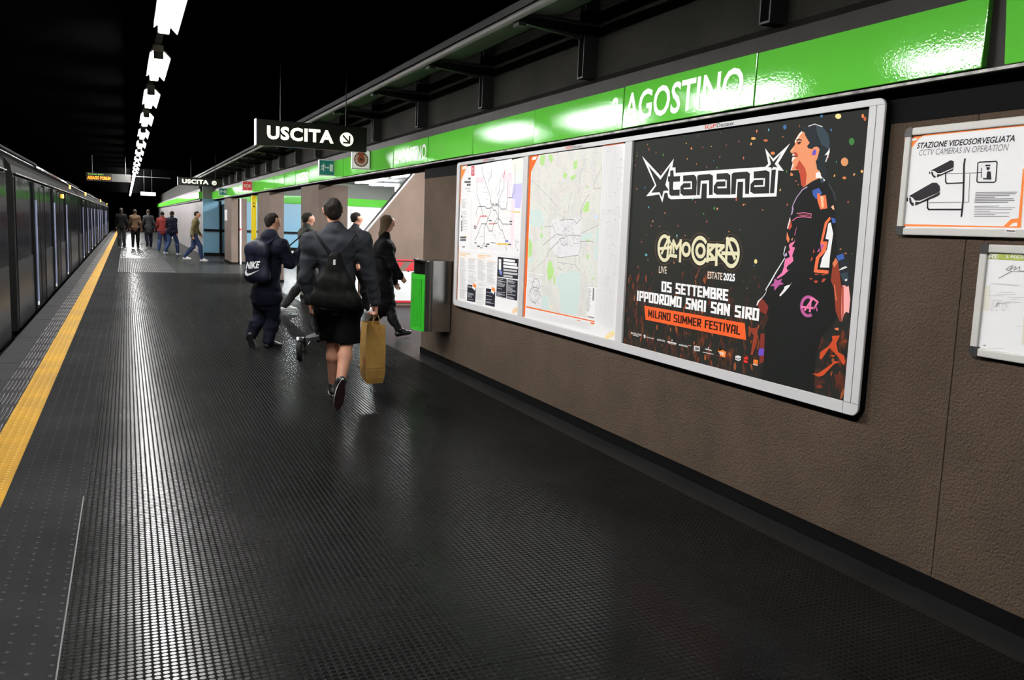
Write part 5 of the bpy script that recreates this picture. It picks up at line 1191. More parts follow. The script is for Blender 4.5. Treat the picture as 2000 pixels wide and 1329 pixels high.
# ------------------------------------------------------------------ people: smooth bodies and clothes grown around a skeleton
def surface_nets(D, org, h):
    """quads of the zero surface of the sampled distance field D (numpy only)"""
    S = D < 0
    nx, ny, nz = D.shape
    cnt = np.zeros((nx-1, ny-1, nz-1), np.int32)
    pos = np.zeros((nx-1, ny-1, nz-1, 3), np.float32)
    def sl(a, o): return a[o[0]:nx-1+o[0], o[1]:ny-1+o[1], o[2]:nz-1+o[2]]
    cor = [(i, j, k) for i in (0, 1) for j in (0, 1) for k in (0, 1)]
    for a in cor:
        for ax in range(3):
            if a[ax]: continue
            c = list(a); c[ax] = 1
            da, dc = sl(D, a), sl(D, c); m = sl(S, a) != sl(S, c)
            t = np.where(m, da/np.where(m, da-dc, 1), 0)
            cnt += m
            for q in range(3): pos[..., q] += np.where(m, a[q]+(t if q == ax else 0), 0)
    act = cnt > 0
    idx = -np.ones(cnt.shape, np.int64); idx[act] = np.arange(act.sum())
    I = np.argwhere(act)
    V = (I+pos[act]/cnt[act][:, None])*h+np.array(org)
    F = []
    for ax in range(3):
        o = [0, 0, 0]; o[ax] = 1
        b, c = [q for q in range(3) if q != ax]
        A = S[tuple(slice(0, -1) if q == ax else slice(1, -1) for q in range(3))]
        B = S[tuple(slice(1, None) if q == ax else slice(1, -1) for q in range(3))]
        for flip in (0, 1):
            M = (A & ~B) if not flip else (~A & B)
            E = np.argwhere(M)
            if not len(E): continue
            E = E.copy(); E[:, b] += 1; E[:, c] += 1
            def cell(db, dc):
                G = E.copy(); G[:, b] -= db; G[:, c] -= dc
                return idx[G[:, 0], G[:, 1], G[:, 2]]
            q = np.stack([cell(1, 1), cell(0, 1), cell(0, 0), cell(1, 0)], 1)
            if (flip == 1) != (ax == 1): q = q[:, ::-1]
            F.append(q)
    return V, np.concatenate(F)

def grow(prims, h, name, material, parent, fold=None, cut=None, smooth=2):
    """prims: (a, b, ra, rb, k, flat) tapered limbs blended smoothly; flat = (axis vector, factor) squeezes a limb along an axis"""
    P = []
    for p in prims:
        a, b_, ra, rb = np.array(p[0], float), np.array(p[1], float), p[2], p[3]
        P.append((a, b_, ra, rb, p[4] if len(p) > 4 else .02, p[5] if len(p) > 5 else None))
    lo = np.min([np.minimum(a, b_)-max(ra, rb)*1.0-.06 for a, b_, ra, rb, k, f in P], 0)
    hi = np.max([np.maximum(a, b_)+max(ra, rb)*1.0+.06 for a, b_, ra, rb, k, f in P], 0)
    n = np.ceil((hi-lo)/h).astype(int)+1
    D = np.full(n, .5, np.float32)
    ax = [lo[i]+np.arange(n[i])*h for i in range(3)]
    for a, b_, ra, rb, k, fl in P:
        r = max(ra, rb)+3*k+3*h
        i0 = np.maximum(0, np.floor((np.minimum(a, b_)-r-lo)/h).astype(int)); i1 = np.minimum(n, np.ceil((np.maximum(a, b_)+r-lo)/h).astype(int)+1)
        s = tuple(slice(i0[q], i1[q]) for q in range(3))
        X, Y, Z = np.meshgrid(*[ax[q][i0[q]:i1[q]].astype(np.float32) for q in range(3)], indexing='ij')
        d = b_-a; px, py, pz = X-a[0], Y-a[1], Z-a[2]
        sc = 1.0
        if fl is not None:
            nv = np.array(fl[0], float); nv = nv/np.linalg.norm(nv); g = 1/fl[1]-1
            dn = px*nv[0]+py*nv[1]+pz*nv[2]; dl = d@nv
            L2 = d@d
            # squeeze about the limb's own line
            t0 = np.clip((px*d[0]+py*d[1]+pz*d[2])/(L2+1e-9), 0, 1)
            off = dn-t0*dl
            px, py, pz = px+nv[0]*off*g, py+nv[1]*off*g, pz+nv[2]*off*g
            sc = (1+fl[1])/2
        t = np.clip((px*d[0]+py*d[1]+pz*d[2])/(d@d+1e-9), 0, 1)
        qx, qy, qz = px-t*d[0], py-t*d[1], pz-t*d[2]
        v = (np.sqrt(qx*qx+qy*qy+qz*qz)-(ra+(rb-ra)*t))*sc
        o = D[s]
        hh = np.clip(.5+.5*(o-v)/k, 0, 1)
        D[s] = (o*(1-hh)+v*hh)-k*hh*(1-hh)
    if fold or cut:
        X, Y, Z = np.meshgrid(*[q.astype(np.float32) for q in ax], indexing='ij')
    if fold:
        amp, fr, sd = fold
        r = np.random.RandomState(sd); N = 0
        for q in range(6):
            w_ = r.randn(3)*fr; N = N+np.sin(X*w_[0]+Y*w_[1]+Z*w_[2]+r.rand()*6.28+1.5*np.sin(X*w_[1]*.6+Z*w_[2]*.5))
        D += (amp*N/3).astype(np.float32)
    if cut:      # list of (point, normal): keep the side the normal points away from
        for pt, nr in cut:
            nr = np.array(nr, float)/np.linalg.norm(nr)
            D = np.maximum(D, ((X-pt[0])*nr[0]+(Y-pt[1])*nr[1]+(Z-pt[2])*nr[2]).astype(np.float32))
    D[0], D[-1], D[:, 0], D[:, -1], D[:, :, 0], D[:, :, -1] = .1, .1, .1, .1, .1, .1
    V, F = surface_nets(D, lo, h)
    o = ORG[parent.name] if parent is not None else (0, 0, 0)
    me = bpy.data.meshes.new(name); me.from_pydata((V-np.array(o)).tolist(), [], F.tolist())
    me.materials.append(material); me.polygons.foreach_set('use_smooth', [True]*len(F)); me.update()
    ob = bpy.data.objects.new(name, me); COL.objects.link(ob); ORG[ob.name] = o
    if parent is not None: ob.parent = parent
    if smooth:
        sm = ob.modifiers.new('soft', 'SMOOTH'); sm.factor = .5; sm.iterations = smooth
    return ob
def cloth(name, c, rough=.85, bump=(220, .0012), vary=(6, .2), spec=.15): return mat(name, c, rough, bump=bump, vary=vary, spec=spec)
m_skin = mat('skin', (.45, .22, .145), .5, spec=.3, vary=(8, .08))
m_skin2 = mat('fair skin', (.50, .27, .19), .5, spec=.3, vary=(8, .08))
m_hair_d = mat('dark hair', (.010, .0075, .006), .75, bump=(160, .004), spec=.15)
m_hair_b = mat('dark blond hair', (.045, .028, .012), .7, bump=(160, .004), spec=.2)
m_sole_w = mat('white sole', (.6, .6, .58), .6)
m_sole_k = mat('black sole', (.01, .01, .01), .7, spec=.2)

def v3(*p): return np.array(p, float)
def fingers(prims, wrist, palm, side, front, up=None, curl=1.2, s=1.0):
    """a hand hanging from wrist towards palm: palm, four curled fingers and a thumb.
    side: unit vector across the knuckles, front: unit vector the palm faces"""
    w_, p = np.array(wrist, float), np.array(palm, float)
    d = (p-w_); d = d/np.linalg.norm(d); side = np.array(side, float); side = side-d*(side@d); side /= np.linalg.norm(side)
    front = np.cross(side, d) if np.dot(np.cross(side, d), front) > 0 else -np.cross(side, d)
    k = w_+d*.085*s
    prims.append((w_, w_+d*.03*s, .026*s, .028*s, .012, (front, .7)))
    for q in (-.026, -.009, .009, .026): prims.append((w_+d*.02*s+side*q*.6*s, k+side*q*s, .016*s, .0125*s, .010, (front, .85)))
    for i, q in enumerate((-.030, -.010, .010, .029)):
        L = (.036, .042, .040, .031)[i]*s; b0 = k+side*q*s; r = (.0088, .0092, .0088, .0078)[i]*s
        a1 = curl*(.55+.08*i); d1 = d*math.cos(a1)+front*math.sin(a1); b1 = b0+d1*L
        a2 = a1+curl*.75; d2 = d*math.cos(a2)+front*math.sin(a2); b2 = b1+d2*L*.7
        a3 = a2+curl*.5; d3 = d*math.cos(a3)+front*math.sin(a3); b3 = b2+d3*L*.5
        prims += [(b0, b1, r*1.08, r, .003), (b1, b2, r, r*.92, .003), (b2, b3, r*.92, r*.78, .003)]
    t0 = w_+d*.03*s-side*.026*s; t1 = t0+d*.03*s-side*.018*s+front*.018*s; t2 = t1+d*.026*s+front*.014*s+side*.004*s
    prims += [(w_+d*.02*s-side*.012*s, t0, .016*s, .0135*s, .01), (t0, t1, .0125*s, .0105*s, .005), (t1, t2, .0105*s, .0085*s, .004)]

def head(prims, c, up, fwd, s=1.0):
    """skull, jaw, nose, brow, ears and neck start; c = centre of the skull"""
    c = np.array(c, float); up = np.array(up, float); fwd = np.array(fwd, float); r = np.cross(fwd, up)
    prims += [(c+fwd*.022*s+up*.008*s, c-fwd*.022*s+up*.012*s, .079*s, .082*s, .02, (r, .93)),
              (c+fwd*.03*s-up*.02*s, c+fwd*.052*s-up*.085*s, .062*s, .036*s, .03, (r, .95)),
              (c-up*.07*s+fwd*.02*s, c+fwd*.06*s-up*.095*s, .045*s, .024*s, .02),
              (c+fwd*.096*s+up*.012*s, c+fwd*.119*s-up*.032*s, .008*s, .013*s, .010),       # nose
              (c+fwd*.086*s+up*.024*s-r*.036*s, c+fwd*.086*s+up*.024*s+r*.036*s, .012*s, .012*s, .015),  # brow
              (c+fwd*.088*s-up*.062*s-r*.016*s, c+fwd*.088*s-up*.062*s+r*.016*s, .010*s, .010*s, .008)]  # lips
    for q in (-1, 1):
        e = c+r*q*.079*s-fwd*.004*s
        prims += [(e+up*.016*s, e-up*.020*s+fwd*.004*s, .017*s, .011*s, .006, (r, .45))]

def face_parts(t, c, up, fwd, s, iris='#2a1a10'):
    c = np.array(c, float); up = np.array(up, float); fwd = np.array(fwd, float); r = np.cross(fwd, up)
    b = MB()
    for q in (-1, 1):
        e = c+fwd*.0885*s+r*q*.031*s+up*.000*s
        b.cyl(e, e+fwd*.006*s, .0115*s, .006*s, 12, 0); b.cyl(e+fwd*.004*s, e+fwd*.0085*s, .0055*s, .003*s, 10, 1)
    b.build('eyes', [mat('eye white', (.7, .68, .65), .3), mat('iris', iris, .3)], t)

def person(name_label, J, cl, h=.009, s=1.0, group=None, base=None, hair='short', face=False):
    """J: joints in the place's metres; cl: clothes"""
    base = base if base is not None else (J['pelvis'][0], J['pelvis'][1], 0)
    t = thing('person', name_label, 'person', base, group)
    g = {k: np.array(v, float) for k, v in J.items()}
    fwd = np.array(cl['fwd'], float); fwd /= np.linalg.norm(fwd)
    hup = g['head']-g['neck']; hup = hup/np.linalg.norm(hup); hfwd = np.array(cl.get('look', fwd), float); hfwd = hfwd-hup*(hfwd@hup); hfwd /= np.linalg.norm(hfwd)
    rt = np.cross(fwd, (0, 0, 1.0)); rt /= np.linalg.norm(rt)
    chest = g['neck']*.72+g['pelvis']*.28; waist = g['neck']*.36+g['pelvis']*.64
    def torso(m, k=.05, hip=1.0):
        return [(chest-rt*.085*s+v3(0, 0, .02), chest+rt*.085*s+v3(0, 0, .02), .115*s+m, .115*s+m, k, (fwd, .88)),
                (chest, waist, .135*s+m, .122*s+m, k, (fwd, .82)),
                (waist, g['pelvis'], .122*s+m, .135*s*hip+m, k, (fwd, .85)),
                (g['hipL'], g['hipR'], .098*s*hip+m, .098*s*hip+m, k),
                (g['shL'], g['shR'], .058*s+m, .058*s+m, k), (chest, g['neck'], .10*s+m, .058*s+m, k, (fwd, .85))]
    def arm(q, m, ku=.03, to=1.0):
        wr = g['elb'+q]+(g['wri'+q]-g['elb'+q])*to
        return [(g['sh'+q], g['elb'+q], .056*s+m, .043*s+m, ku), (g['elb'+q], wr, .042*s+m, (.042+( .028-.042)*to)*s+m, .02)]
    def leg(q, m, kk=.03, to=1.0, flare=0.0):
        an = g['kne'+q]+(g['ank'+q]-g['kne'+q])*to
        mid = g['kne'+q]+(g['ank'+q]-g['kne'+q])*.32-fwd*.018*s
        L = [(g['hip'+q], g['kne'+q], .086*s+m, (.058 if m < .006 else .063)*s+m+flare*.4, kk)]
        if m < .006: L += [(g['kne'+q], mid, .052*s+m, .058*s+m, .02), (mid, an, .058*s+m, .037*s+m, .02)]
        else: L += [(g['kne'+q], mid, .062*s+m+flare*.4, .064*s+m+flare*.6, .02), (mid, an, .064*s+m+flare*.6, .044*s+m+flare, .02)]
        return L
    hs = cl.get('head_s', 1.0)*s
    B = torso(0)+arm('L', 0)+arm('R', 0)+leg('L', 0)+leg('R', 0)
    B += [(g['neck']-hup*.02, g['head']-hup*.07*hs, .054*s, .052*s, .03)]
    head(B, g['head'], hup, hfwd, hs)
    for q in 'LR':
        sd = cl.get('hand_side'+q, rt*(1 if q == 'L' else -1)*0+fwd)
        fr = cl.get('hand_front'+q, rt*(1 if q == 'L' else -1))
        fingers(B, g['wri'+q], g['han'+q], -np.array(sd), fr, curl=cl.get('curl'+q, 1.0), s=s)
        d = g['toe'+q]-g['ank'+q]
        B += [(g['ank'+q], g['ank'+q]+d*.35, .034*s, .018*s, .02)]
    body = grow(B, h, 'body', cl.get('skin', m_skin), t)
    # hair
    if hair:
        c = g['head']; r = np.cross(hfwd, hup)
        Hh = [(c+hup*.022*hs-hfwd*.012*hs, c+hup*.012*hs-hfwd*.035*hs, .084*hs, .085*hs, .03, (r, .90)), (c-hfwd*.05*hs-hup*.0*hs, c-hfwd*.048*hs-hup*.05*hs, .066*hs, .05*hs, .03)]
        if hair == 'long': Hh += [(c-hfwd*.045*hs, c-hfwd*.075*hs-hup*.2*hs, .075*hs, .055*hs, .04, (hfwd, .7)), (c-hup*.02*hs-hfwd*.02*hs-r*.05*hs, c-hup*.17*hs-hfwd*.03*hs-r*.07*hs, .045*hs, .035*hs, .03), (c-hup*.02*hs-hfwd*.02*hs+r*.05*hs, c-hup*.17*hs-hfwd*.03*hs+r*.07*hs, .045*hs, .035*hs, .03)]
        cut = [(c+hfwd*.045*hs+hup*.045*hs, hfwd*1.0-hup*.75)] if hair == 'short' else [(c+hfwd*.05*hs+hup*.05*hs, hfwd-hup*.5)]
        grow(Hh, h, 'hair', cl.get('hair', m_hair_d), t, fold=(.004, 60, 3), cut=cut)
    if face and hair: face_parts(t, g['head'], hup, hfwd, hs)
    # top
    m = cl.get('top_m', .018); tp = torso(m, .05)+arm('L', m*.9, .05, to=.9)+arm('R', m*.9, .05, to=.9)
    low = g['pelvis']-v3(0, 0, cl.get('top_low', .06))
    tp += [(g['pelvis']+v3(0, 0, .05), low, .135*s+m, .140*s+m+cl.get('top_flare', 0), .04, (fwd, .85))]
    if cl.get('coat'): 
        mid = (g['kneL']+g['kneR'])/2
        end = g['pelvis']+(mid-g['pelvis'])*cl['coat']; end[2] = g['pelvis'][2]+(mid[2]-g['pelvis'][2])*cl['coat']
        tp += [(g['pelvis'], end, .15*s+m, .165*s+m, .05, (fwd, .9))]
    tp += [(g['neck']-hup*.03, g['neck']+hup*.035, .062*s+m*.6, .056*s+m*.5, .02)]
    if cl.get('hood'): tp += [(g['neck']-fwd*.05*s-rt*.06*s, g['neck']-fwd*.05*s+rt*.06*s, .05*s, .05*s, .03), (g['neck']-fwd*.07*s-v3(0, 0, .02), g['neck']-fwd*.085*s-v3(0, 0, .10), .07*s, .04*s, .03)]
    for q in 'LR':
        tp += [(g['elb'+q]+(g['wri'+q]-g['elb'+q])*.72, g['elb'+q]+(g['wri'+q]-g['elb'+q])*.88, .038*s+m*.8, .036*s+m*.9, .01)]
    grow(tp, h, cl.get('top_name', 'jacket'), cl['top'], t, fold=(cl.get('top_fold', .006), 26, 5))
    # legs
    m = cl.get('leg_m', .014)
    if cl.get('shorts'):
        L = []
        for q in 'LR':
            e = g['hip'+q]+(g['kne'+q]-g['hip'+q])*cl['shorts']
            L += [(g['hip'+q], e, .10*s+m, .094*s+m, .03)]
        cut = [((0, 0, cl['hem_z']), (0, 0, -1))]
        L += [(g['hipL'], g['hipR'], .11*s+m, .11*s+m, .04), (g['pelvis']+v3(0, 0, .06), g['pelvis'], .125*s+m, .13*s+m, .04, (fwd, .85))]
        grow(L, h, 'shorts', cl['legs'], t, fold=(.005, 24, 9), cut=cut)
    else:
        L = [(g['hipL'], g['hipR'], .10*s+m, .10*s+m, .04), (g['pelvis']+v3(0, 0, .06), g['pelvis'], .12*s+m, .13*s+m, .04, (fwd, .85))]
        for q in 'LR': L += leg(q, m, to=cl.get('leg_to', 1.02), flare=cl.get('flare', 0))
        grow(L, h, 'trousers', cl['legs'], t, fold=(.006, 30, 8))
    # shoes
    for q in 'LR':
        a, d = g['ank'+q], g['toe'+q]-g['ank'+q]
        n = np.array(cl.get('sole'+q, (0, 0, -1)), float)        # direction the sole faces
        d2 = d-n*(d@n); Ld = d2/np.linalg.norm(d2); sd = np.cross(Ld, n)
        heel = a+n*.055*s-Ld*.035*s; ball = a+n*.058*s+Ld*.12*s; toe = a+n*.062*s+Ld*.185*s
        SS = [(a+n*.0*s, heel, .043*s, .036*s, .02), (heel, ball, .036*s, .043*s, .02, (n, .75)), (ball, toe, .043*s, .034*s, .02, (n, .7)), (a, ball, .045*s, .034*s, .02)]
        if cl.get('boots'): SS += [(a, a+(g['kne'+q]-a)*.35, .045*s, .056*s, .02)]
        sh = grow(SS, min(h, .007), 'shoe', cl['shoes'], t, cut=[(a+n*.083*s, n)])
        hl, tl = a+n*.083*s-Ld*.068*s, a+n*.083*s+Ld*.215*s
        pts = []
        for k in range(20):
            u = 2*PI*k/20; x = math.cos(u); y = math.sin(u)
            Lc = (hl+tl)/2+Ld*x*np.linalg.norm(tl-hl)/2+sd*y*(.040+.008*x)*s*(1 if abs(x) < .75 else .93)
            pts.append(Lc)
        b = MB(); b.prism([tuple(p-n*.022*s) for p in pts], tuple(n*.03*s), 0, True); b.build('sole', cl.get('sole', m_sole_w), sh)
        if cl.get('outsole'):
            b = MB(); b.prism([tuple(p+n*.008*s) for p in pts], tuple(n*.006*s), 0, True); b.build('outsole', cl['outsole'], sh)
    return t
def pj(px, py, Y, z=None):
    p = at(px, py, Y=Y)
    return (p.x, Y, p.z if z is None else z)
# --- the man walking away with the paper bag
m_jk = cloth('slate grey jacket cloth', (.020, .0215, .027)); m_short = cloth('black shorts cloth', (.0022, .0022, .0024), spec=.05)
m_navy = cloth('navy cloth', (.0035, .004, .009), spec=.08); m_blk = cloth('black coat cloth', (.0028, .0028, .003), spec=.06); m_tight = cloth('black tights', (.003, .003, .0033), .7, spec=.1)
m_shoe_k = mat('black shoe', (.008, .008, .008), .5, bump=(200, .001), spec=.3); m_shoe_w = mat('white trainer', (.6, .6, .6), .5)
m_outs = mat('dark red outsole', (.012, .005, .005), .7, spec=.1)
J = dict(pelvis=pj(660, 590, 7.30), neck=pj(655, 449, 7.32), head=pj(650, 411, 7.36), shL=pj(607, 472, 7.36), shR=pj(708, 470, 7.26), elbL=pj(596, 540, 7.38), elbR=pj(724, 542, 7.28),
         wriL=pj(605, 590, 7.44), wriR=pj(734, 592, 7.34), hanL=pj(607, 612, 7.48), hanR=pj(735, 612, 7.37), hipL=pj(643, 604, 7.33), hipR=pj(680, 603, 7.27),
         kneL=pj(650, 668, 7.46), kneR=pj(677, 671, 7.24), ankL=pj(651, 757, 7.62, .10), ankR=pj(665, 747, 7.05), toeL=pj(648, 765, 7.86, .04), toeR=pj(660, 801, 6.98))
cl = dict(fwd=(.12, 1, 0), top=m_jk, legs=m_short, shorts=.93, hem_z=pj(660, 668, 7.3)[2], shoes=m_shoe_k, top_m=.018, top_low=-.01, hood=False, soleR=(-.12, -.97, -.22), outsole=m_outs, curlL=1.15, curlR=1.35,
          hand_sideL=(.15, 1, 0), hand_frontL=(1, -.15, 0), hand_sideR=(.15, 1, 0), hand_frontR=(-1, .15, 0), top_name='jacket')
man = person('person seen from behind in a grey jacket and black shorts, carrying a brown paper bag', J, cl, h=.0065)
JM = J
# drawstring bag on his back
m_bagk = mat('thin black nylon', (.004, .0042, .004), .6, bump=(60, .002), spec=.08)
bw = at(655, 505, Y=7.10); bb = at(650, 590, Y=7.07)
t = thing('drawstring_bag', 'black drawstring bag on the back of the person in shorts', 'bag', (bb.x, 7.05, bb.z-.1))
A = np.array(bw); Bm = np.array(bb)
BL, BR = np.array(at(622, 584, Y=7.12)), np.array(at(688, 588, Y=7.04)); q3 = ((.12, 1, 0), .55)
grow([(A, BL, .03, .06, .04, q3), (A, BR, .03, .06, .04, q3), (A, (BL+BR)/2, .035, .07, .05, q3), (BL, BR, .065, .065, .04, q3), (A*.4+BL*.6, A*.4+BR*.6, .06, .06, .05, q3)], .007, 'sack', m_bagk, t, fold=(.004, 34, 12))
b = MB(); b.cyl(tuple(A+v3(-.018, -.055, -.01)), tuple(A+v3(-.018, -.05, -.05)), .010, n=10); b.build('cord_stop', m_white_sheet, t)
for q, px in ((-1, 618), (1, 694)):
    s0 = np.array(pj(px, 466, 7.2)); b = MB(); b.tube([tuple(A), tuple((A+s0)/2+v3(0, -.035, .01)), tuple(s0+v3(0, -.03, .03)), tuple(s0+v3(0, .08, .06))], .006, 6); b.build('cord', m_bagk, t)
# brown paper bag
m_kraft = mat('brown kraft paper', (.30, .17, .045), .7, bump=(18, .006, 2), vary=(9, .12), spec=.15)
m_kraft_in = mat('inside of kraft bag', (.16, .09, .028), .8, spec=.1)
t = thing('paper_bag', 'brown paper carrier bag hanging from the right hand of the person in shorts', 'bag', (2.01, 7.42, .11))
# corners: measured from the picture at its own distance
zt, zb = at(730, 632, Y=7.4).z, at(725, 748, Y=7.36).z
c0, c1, c2, c3 = [np.array(at(px, 690, Y=Y)) for px, Y in ((715, 7.30), (752, 7.33), (740, 7.62), (704, 7.58))]
ctr = (c0+c1+c2+c3)/4
def ringz(z, sc, dx=0): return [(ctr[0]+(c[0]-ctr[0])*sc+dx, ctr[1]+(c[1]-ctr[1])*sc, z+dz) for c, dz in ((c0, 0), (c1, -.004), (c2, .0), (c3, 0.006))]
def mid(a, c, k): return tuple(a[i]*(1-k)+c[i]*k for i in range(3))
levels = []
for z, sc, gus in ((zb, .86, 0), (zb+.05, .98, .0), (zb+.12, 1.06, -.004), (zb+.16, 1.03, .0), (zb+.3, 1.05, .008), (zb+.42, 1.0, .018), (zt-.005, .98, .032)):
    R = ringz(z, sc); L = []
    for i in range(4):
        a, c = R[i], R[(i+1) % 4]
        m_ = mid(a, c, .5)
        if i in (1, 3): d = (ctr[0]-m_[0], ctr[1]-m_[1]); k = gus/max(1e-6, math.hypot(*d)); m_ = (m_[0]+d[0]*k, m_[1]+d[1]*k, m_[2])
        L += [a, mid(a, m_, .5), m_, mid(m_, c, .5)]
    levels.append(L)
b = MB(); n = 16
vs = [p for L in levels for p in L]; fs = []
for i in range(len(levels)-1):
    for j in range(n): fs.append((i*n+j, i*n+(j+1) % n, (i+1)*n+(j+1) % n, (i+1)*n+j))
fs.append(tuple(range(n-1, -1, -1)))
b.add(vs, fs, 0)
bag = b.build('paper_body', m_kraft, t)
so = bag.modifiers.new('thick', 'SOLIDIFY'); so.thickness = .003
b = MB(); F0 = levels[4]; 
def bagpt(u, z, out=.003):   # on the front face of the bag
    k = (z-zb)/(zt-zb); a, c = np.array(c0), np.array(c1); s_ = 1.045; a = ctr+(a-ctr)*s_; c = ctr+(c-ctr)*s_
    p = a+(c-a)*u; nn = np.array([c[1]-a[1], -(c[0]-a[0]), 0]); nn /= np.linalg.norm(nn); p = p+nn*out; return (p[0], p[1], z)
b.poly([bagpt(.0, zb+.135, .006), bagpt(1, zb+.135, .006), bagpt(1, zb+.139, .006), bagpt(.0, zb+.139, .006)]); b.build('fold_crease', m_kraft_in, bag)
b = MB(); cc0, cc3 = np.array(c0), np.array(c3); 
def sidept(u, z): s_ = 1.06; a = ctr+(cc0-ctr)*s_; c = ctr+(cc3-ctr)*s_; p = a+(c-a)*u; nn = np.array([-(a-c)[1], (a-c)[0], 0]); nn = nn/np.linalg.norm(nn); nn = nn if nn@(p-ctr) > 0 else -nn; p = p+nn*.004; return (p[0], p[1], z)
for k, (u0, u1) in enumerate(((.10, .16), (.20, .25), (.29, .34))): b.poly([sidept(u0, .325), sidept(u1, .325), sidept(u1, .375), sidept(u0, .375)])
b.poly([sidept(.10, .345), sidept(.25, .35), sidept(.25, .356), sidept(.10, .352)]); b.build('red_print', m_red, bag)
hR = np.array(JM['hanR'])
for q, (u, far) in enumerate(((.5, 0), (.5, 1))):
    e0, e1 = (c0, c1) if not far else (c3, c2)
    a, c = e0+(e1-e0)*.3, e0+(e1-e0)*.7
    b = MB(); top = hR+v3(0, -.0+.012*q, -.01)
    b.tube([(a[0], a[1], zt-.04), (a[0], a[1], zt+.01), tuple(np.array([a[0], a[1], zt])*.35+top*.65-v3(.012, 0, 0)), tuple(top-v3(.012, 0, 0)), tuple(top+v3(.012, 0, 0)), tuple(np.array([c[0], c[1], zt])*.35+top*.65+v3(.012, 0, 0)), (c[0], c[1], zt+.01), (c[0], c[1], zt-.04)], .0035, 6)
    b.build('twisted_handle', m_kraft, t)
# folded kick scooter in the left hand
m_sc = mat('black scooter metal', (.012, .012, .013), .35, spec=.4); m_ty = mat('black rubber tyre', (.008, .008, .008), .7, spec=.2); m_grey = mat('grey scooter plastic', (.05, .05, .052), .45)
t = thing('kick_scooter', 'folded black kick scooter held in the left hand of the person in shorts', 'scooter', (1.55, 7.5, .25))
hL = np.array(JM['hanL'])+v3(.03, 0, -.01); wc = np.array(at(587, 684, Y=7.42)); dk0 = np.array(at(600, 668, Y=7.46)); dk1 = np.array(at(676, 640, Y=7.75)); sb = np.array(at(622, 668, Y=7.55))
b = MB(); b.tube([tuple(hL+v3(.01, 0, .06)), tuple(hL), tuple(sb)], .017, 10); b.build('stem', m_sc, t)
b = MB(); off = v3(.035, .02, 0); b.tube([tuple(hL+off), tuple(sb+off)], .012, 8); b.build('brace', m_sc, t)
b = MB(); b.cyl(tuple((hL+sb)/2+v3(-.01, -.02, 0)), tuple((hL+sb)/2+v3(.05, .02, 0)), .018, n=12); b.build('clamp', m_sc, t)
b = MB(); cb = hL+v3(-.05, 0, -.06); b.tube([tuple(hL+v3(-.02, 0, 0)), tuple(cb), tuple(hL+v3(-.03, 0, -.12)), tuple(hL+v3(.01, 0, -.15))], .004, 6); b.build('cable', m_sc, t)
dd = dk1-dk0; dd /= np.linalg.norm(dd); wax = np.array([.93, -.35, 0]); wax /= np.linalg.norm(wax)
b = MB(); upv = np.cross(wax, dd); upv /= np.linalg.norm(upv); upv = upv if upv[2] > 0 else -upv
P = [dk0-wax*.02, dk0+wax*.02, dk0+dd*.08+wax*.055, dk1+wax*.055, dk1-wax*.055, dk0+dd*.08-wax*.055]
b.prism([tuple(p) for p in P], tuple(upv*.035)); b.build('deck', m_grey, t, .006)
b = MB(); N = 28
for kk in range(1):
    e1 = np.cross(wax, [0, 0, 1.0]); e1 /= np.linalg.norm(e1); e2 = np.cross(wax, e1)
    b.tube([tuple(wc+e1*.078*math.cos(2*PI*i/N)+e2*.078*math.sin(2*PI*i/N)) for i in range(N)], .024, 10, 0, True)
wh = b.build('wheel', m_ty, t)
b = MB(); b.cyl(tuple(wc-wax*.018), tuple(wc+wax*.018), .06, n=20); b.cyl(tuple(wc-wax*.03), tuple(wc+wax*.03), .018, n=12); b.build('hub', m_sc, wh)
b = MB(); ag = [math.radians(a) for a in range(-30, 130, 12)]
zz = np.array([0, 0, 1.0]); hh = np.cross(zz, wax); hh /= np.linalg.norm(hh)
ins = [wc+(hh*math.cos(a)+zz*math.sin(a))*.108 for a in ag]
vs = []; fs = []
for i, p in enumerate(ins):
    for sx in (-.03, .03):
        for r_ in (0, .005): vs.append(tuple(p+wax*sx+(p-wc)/.108*r_))
for i in range(len(ins)-1):
    a = i*4; c = a+4; fs += [(a, a+2, c+2, c), (a+1, c+1, c+3, a+3), (a, c, c+1, a+1), (a+2, a+3, c+3, c+2)]
b.add(vs, fs, 0, True); b.build('mudguard', m_sc, t)
b = MB(); b.tube([tuple(wc+wax*.034), tuple(dk0+wax*.03)], .012, 8); b.tube([tuple(wc-wax*.034), tuple(dk0-wax*.03)], .012, 8); b.build('fork', m_sc, t)

# --- the person with the printed rucksack
J = dict(pelvis=pj(520, 572, 10.75), neck=pj(529, 462, 10.78), head=pj(533, 432, 10.82), shL=pj(507, 481, 10.98), shR=pj(549, 482, 10.62), elbL=pj(510, 528, 11.0), elbR=pj(566, 515, 10.6),
         wriL=pj(527, 556, 11.1), wriR=pj(590, 491, 10.75), hanL=pj(534, 563, 11.15), hanR=pj(600, 485, 10.8), hipL=pj(509, 580, 10.84), hipR=pj(531, 580, 10.68),
         kneL=pj(507, 622, 10.85), kneR=pj(534, 628, 10.72), ankL=pj(491, 657, 10.80), ankR=pj(525, 667, 10.62, .095), toeL=pj(492, 678, 10.74), toeR=pj(548, 674, 10.72, .04))
cl = dict(fwd=(.72, .69, 0), look=(.9, .5, 0), top=m_navy, legs=m_navy, shoes=m_shoe_k, sole=m_sole_k, top_m=.035, leg_m=.02, flare=.006, top_low=.08, hood=True, soleL=(-.25, -.92, -.3), curlR=.7, top_name='hooded_jacket')
person('person in navy tracksuit walking right, seen from behind with a navy rucksack', J, cl, h=.010, s=.94, face=True)
m_ruck = cloth('navy rucksack nylon', (.004, .005, .014), .55, spec=.2)
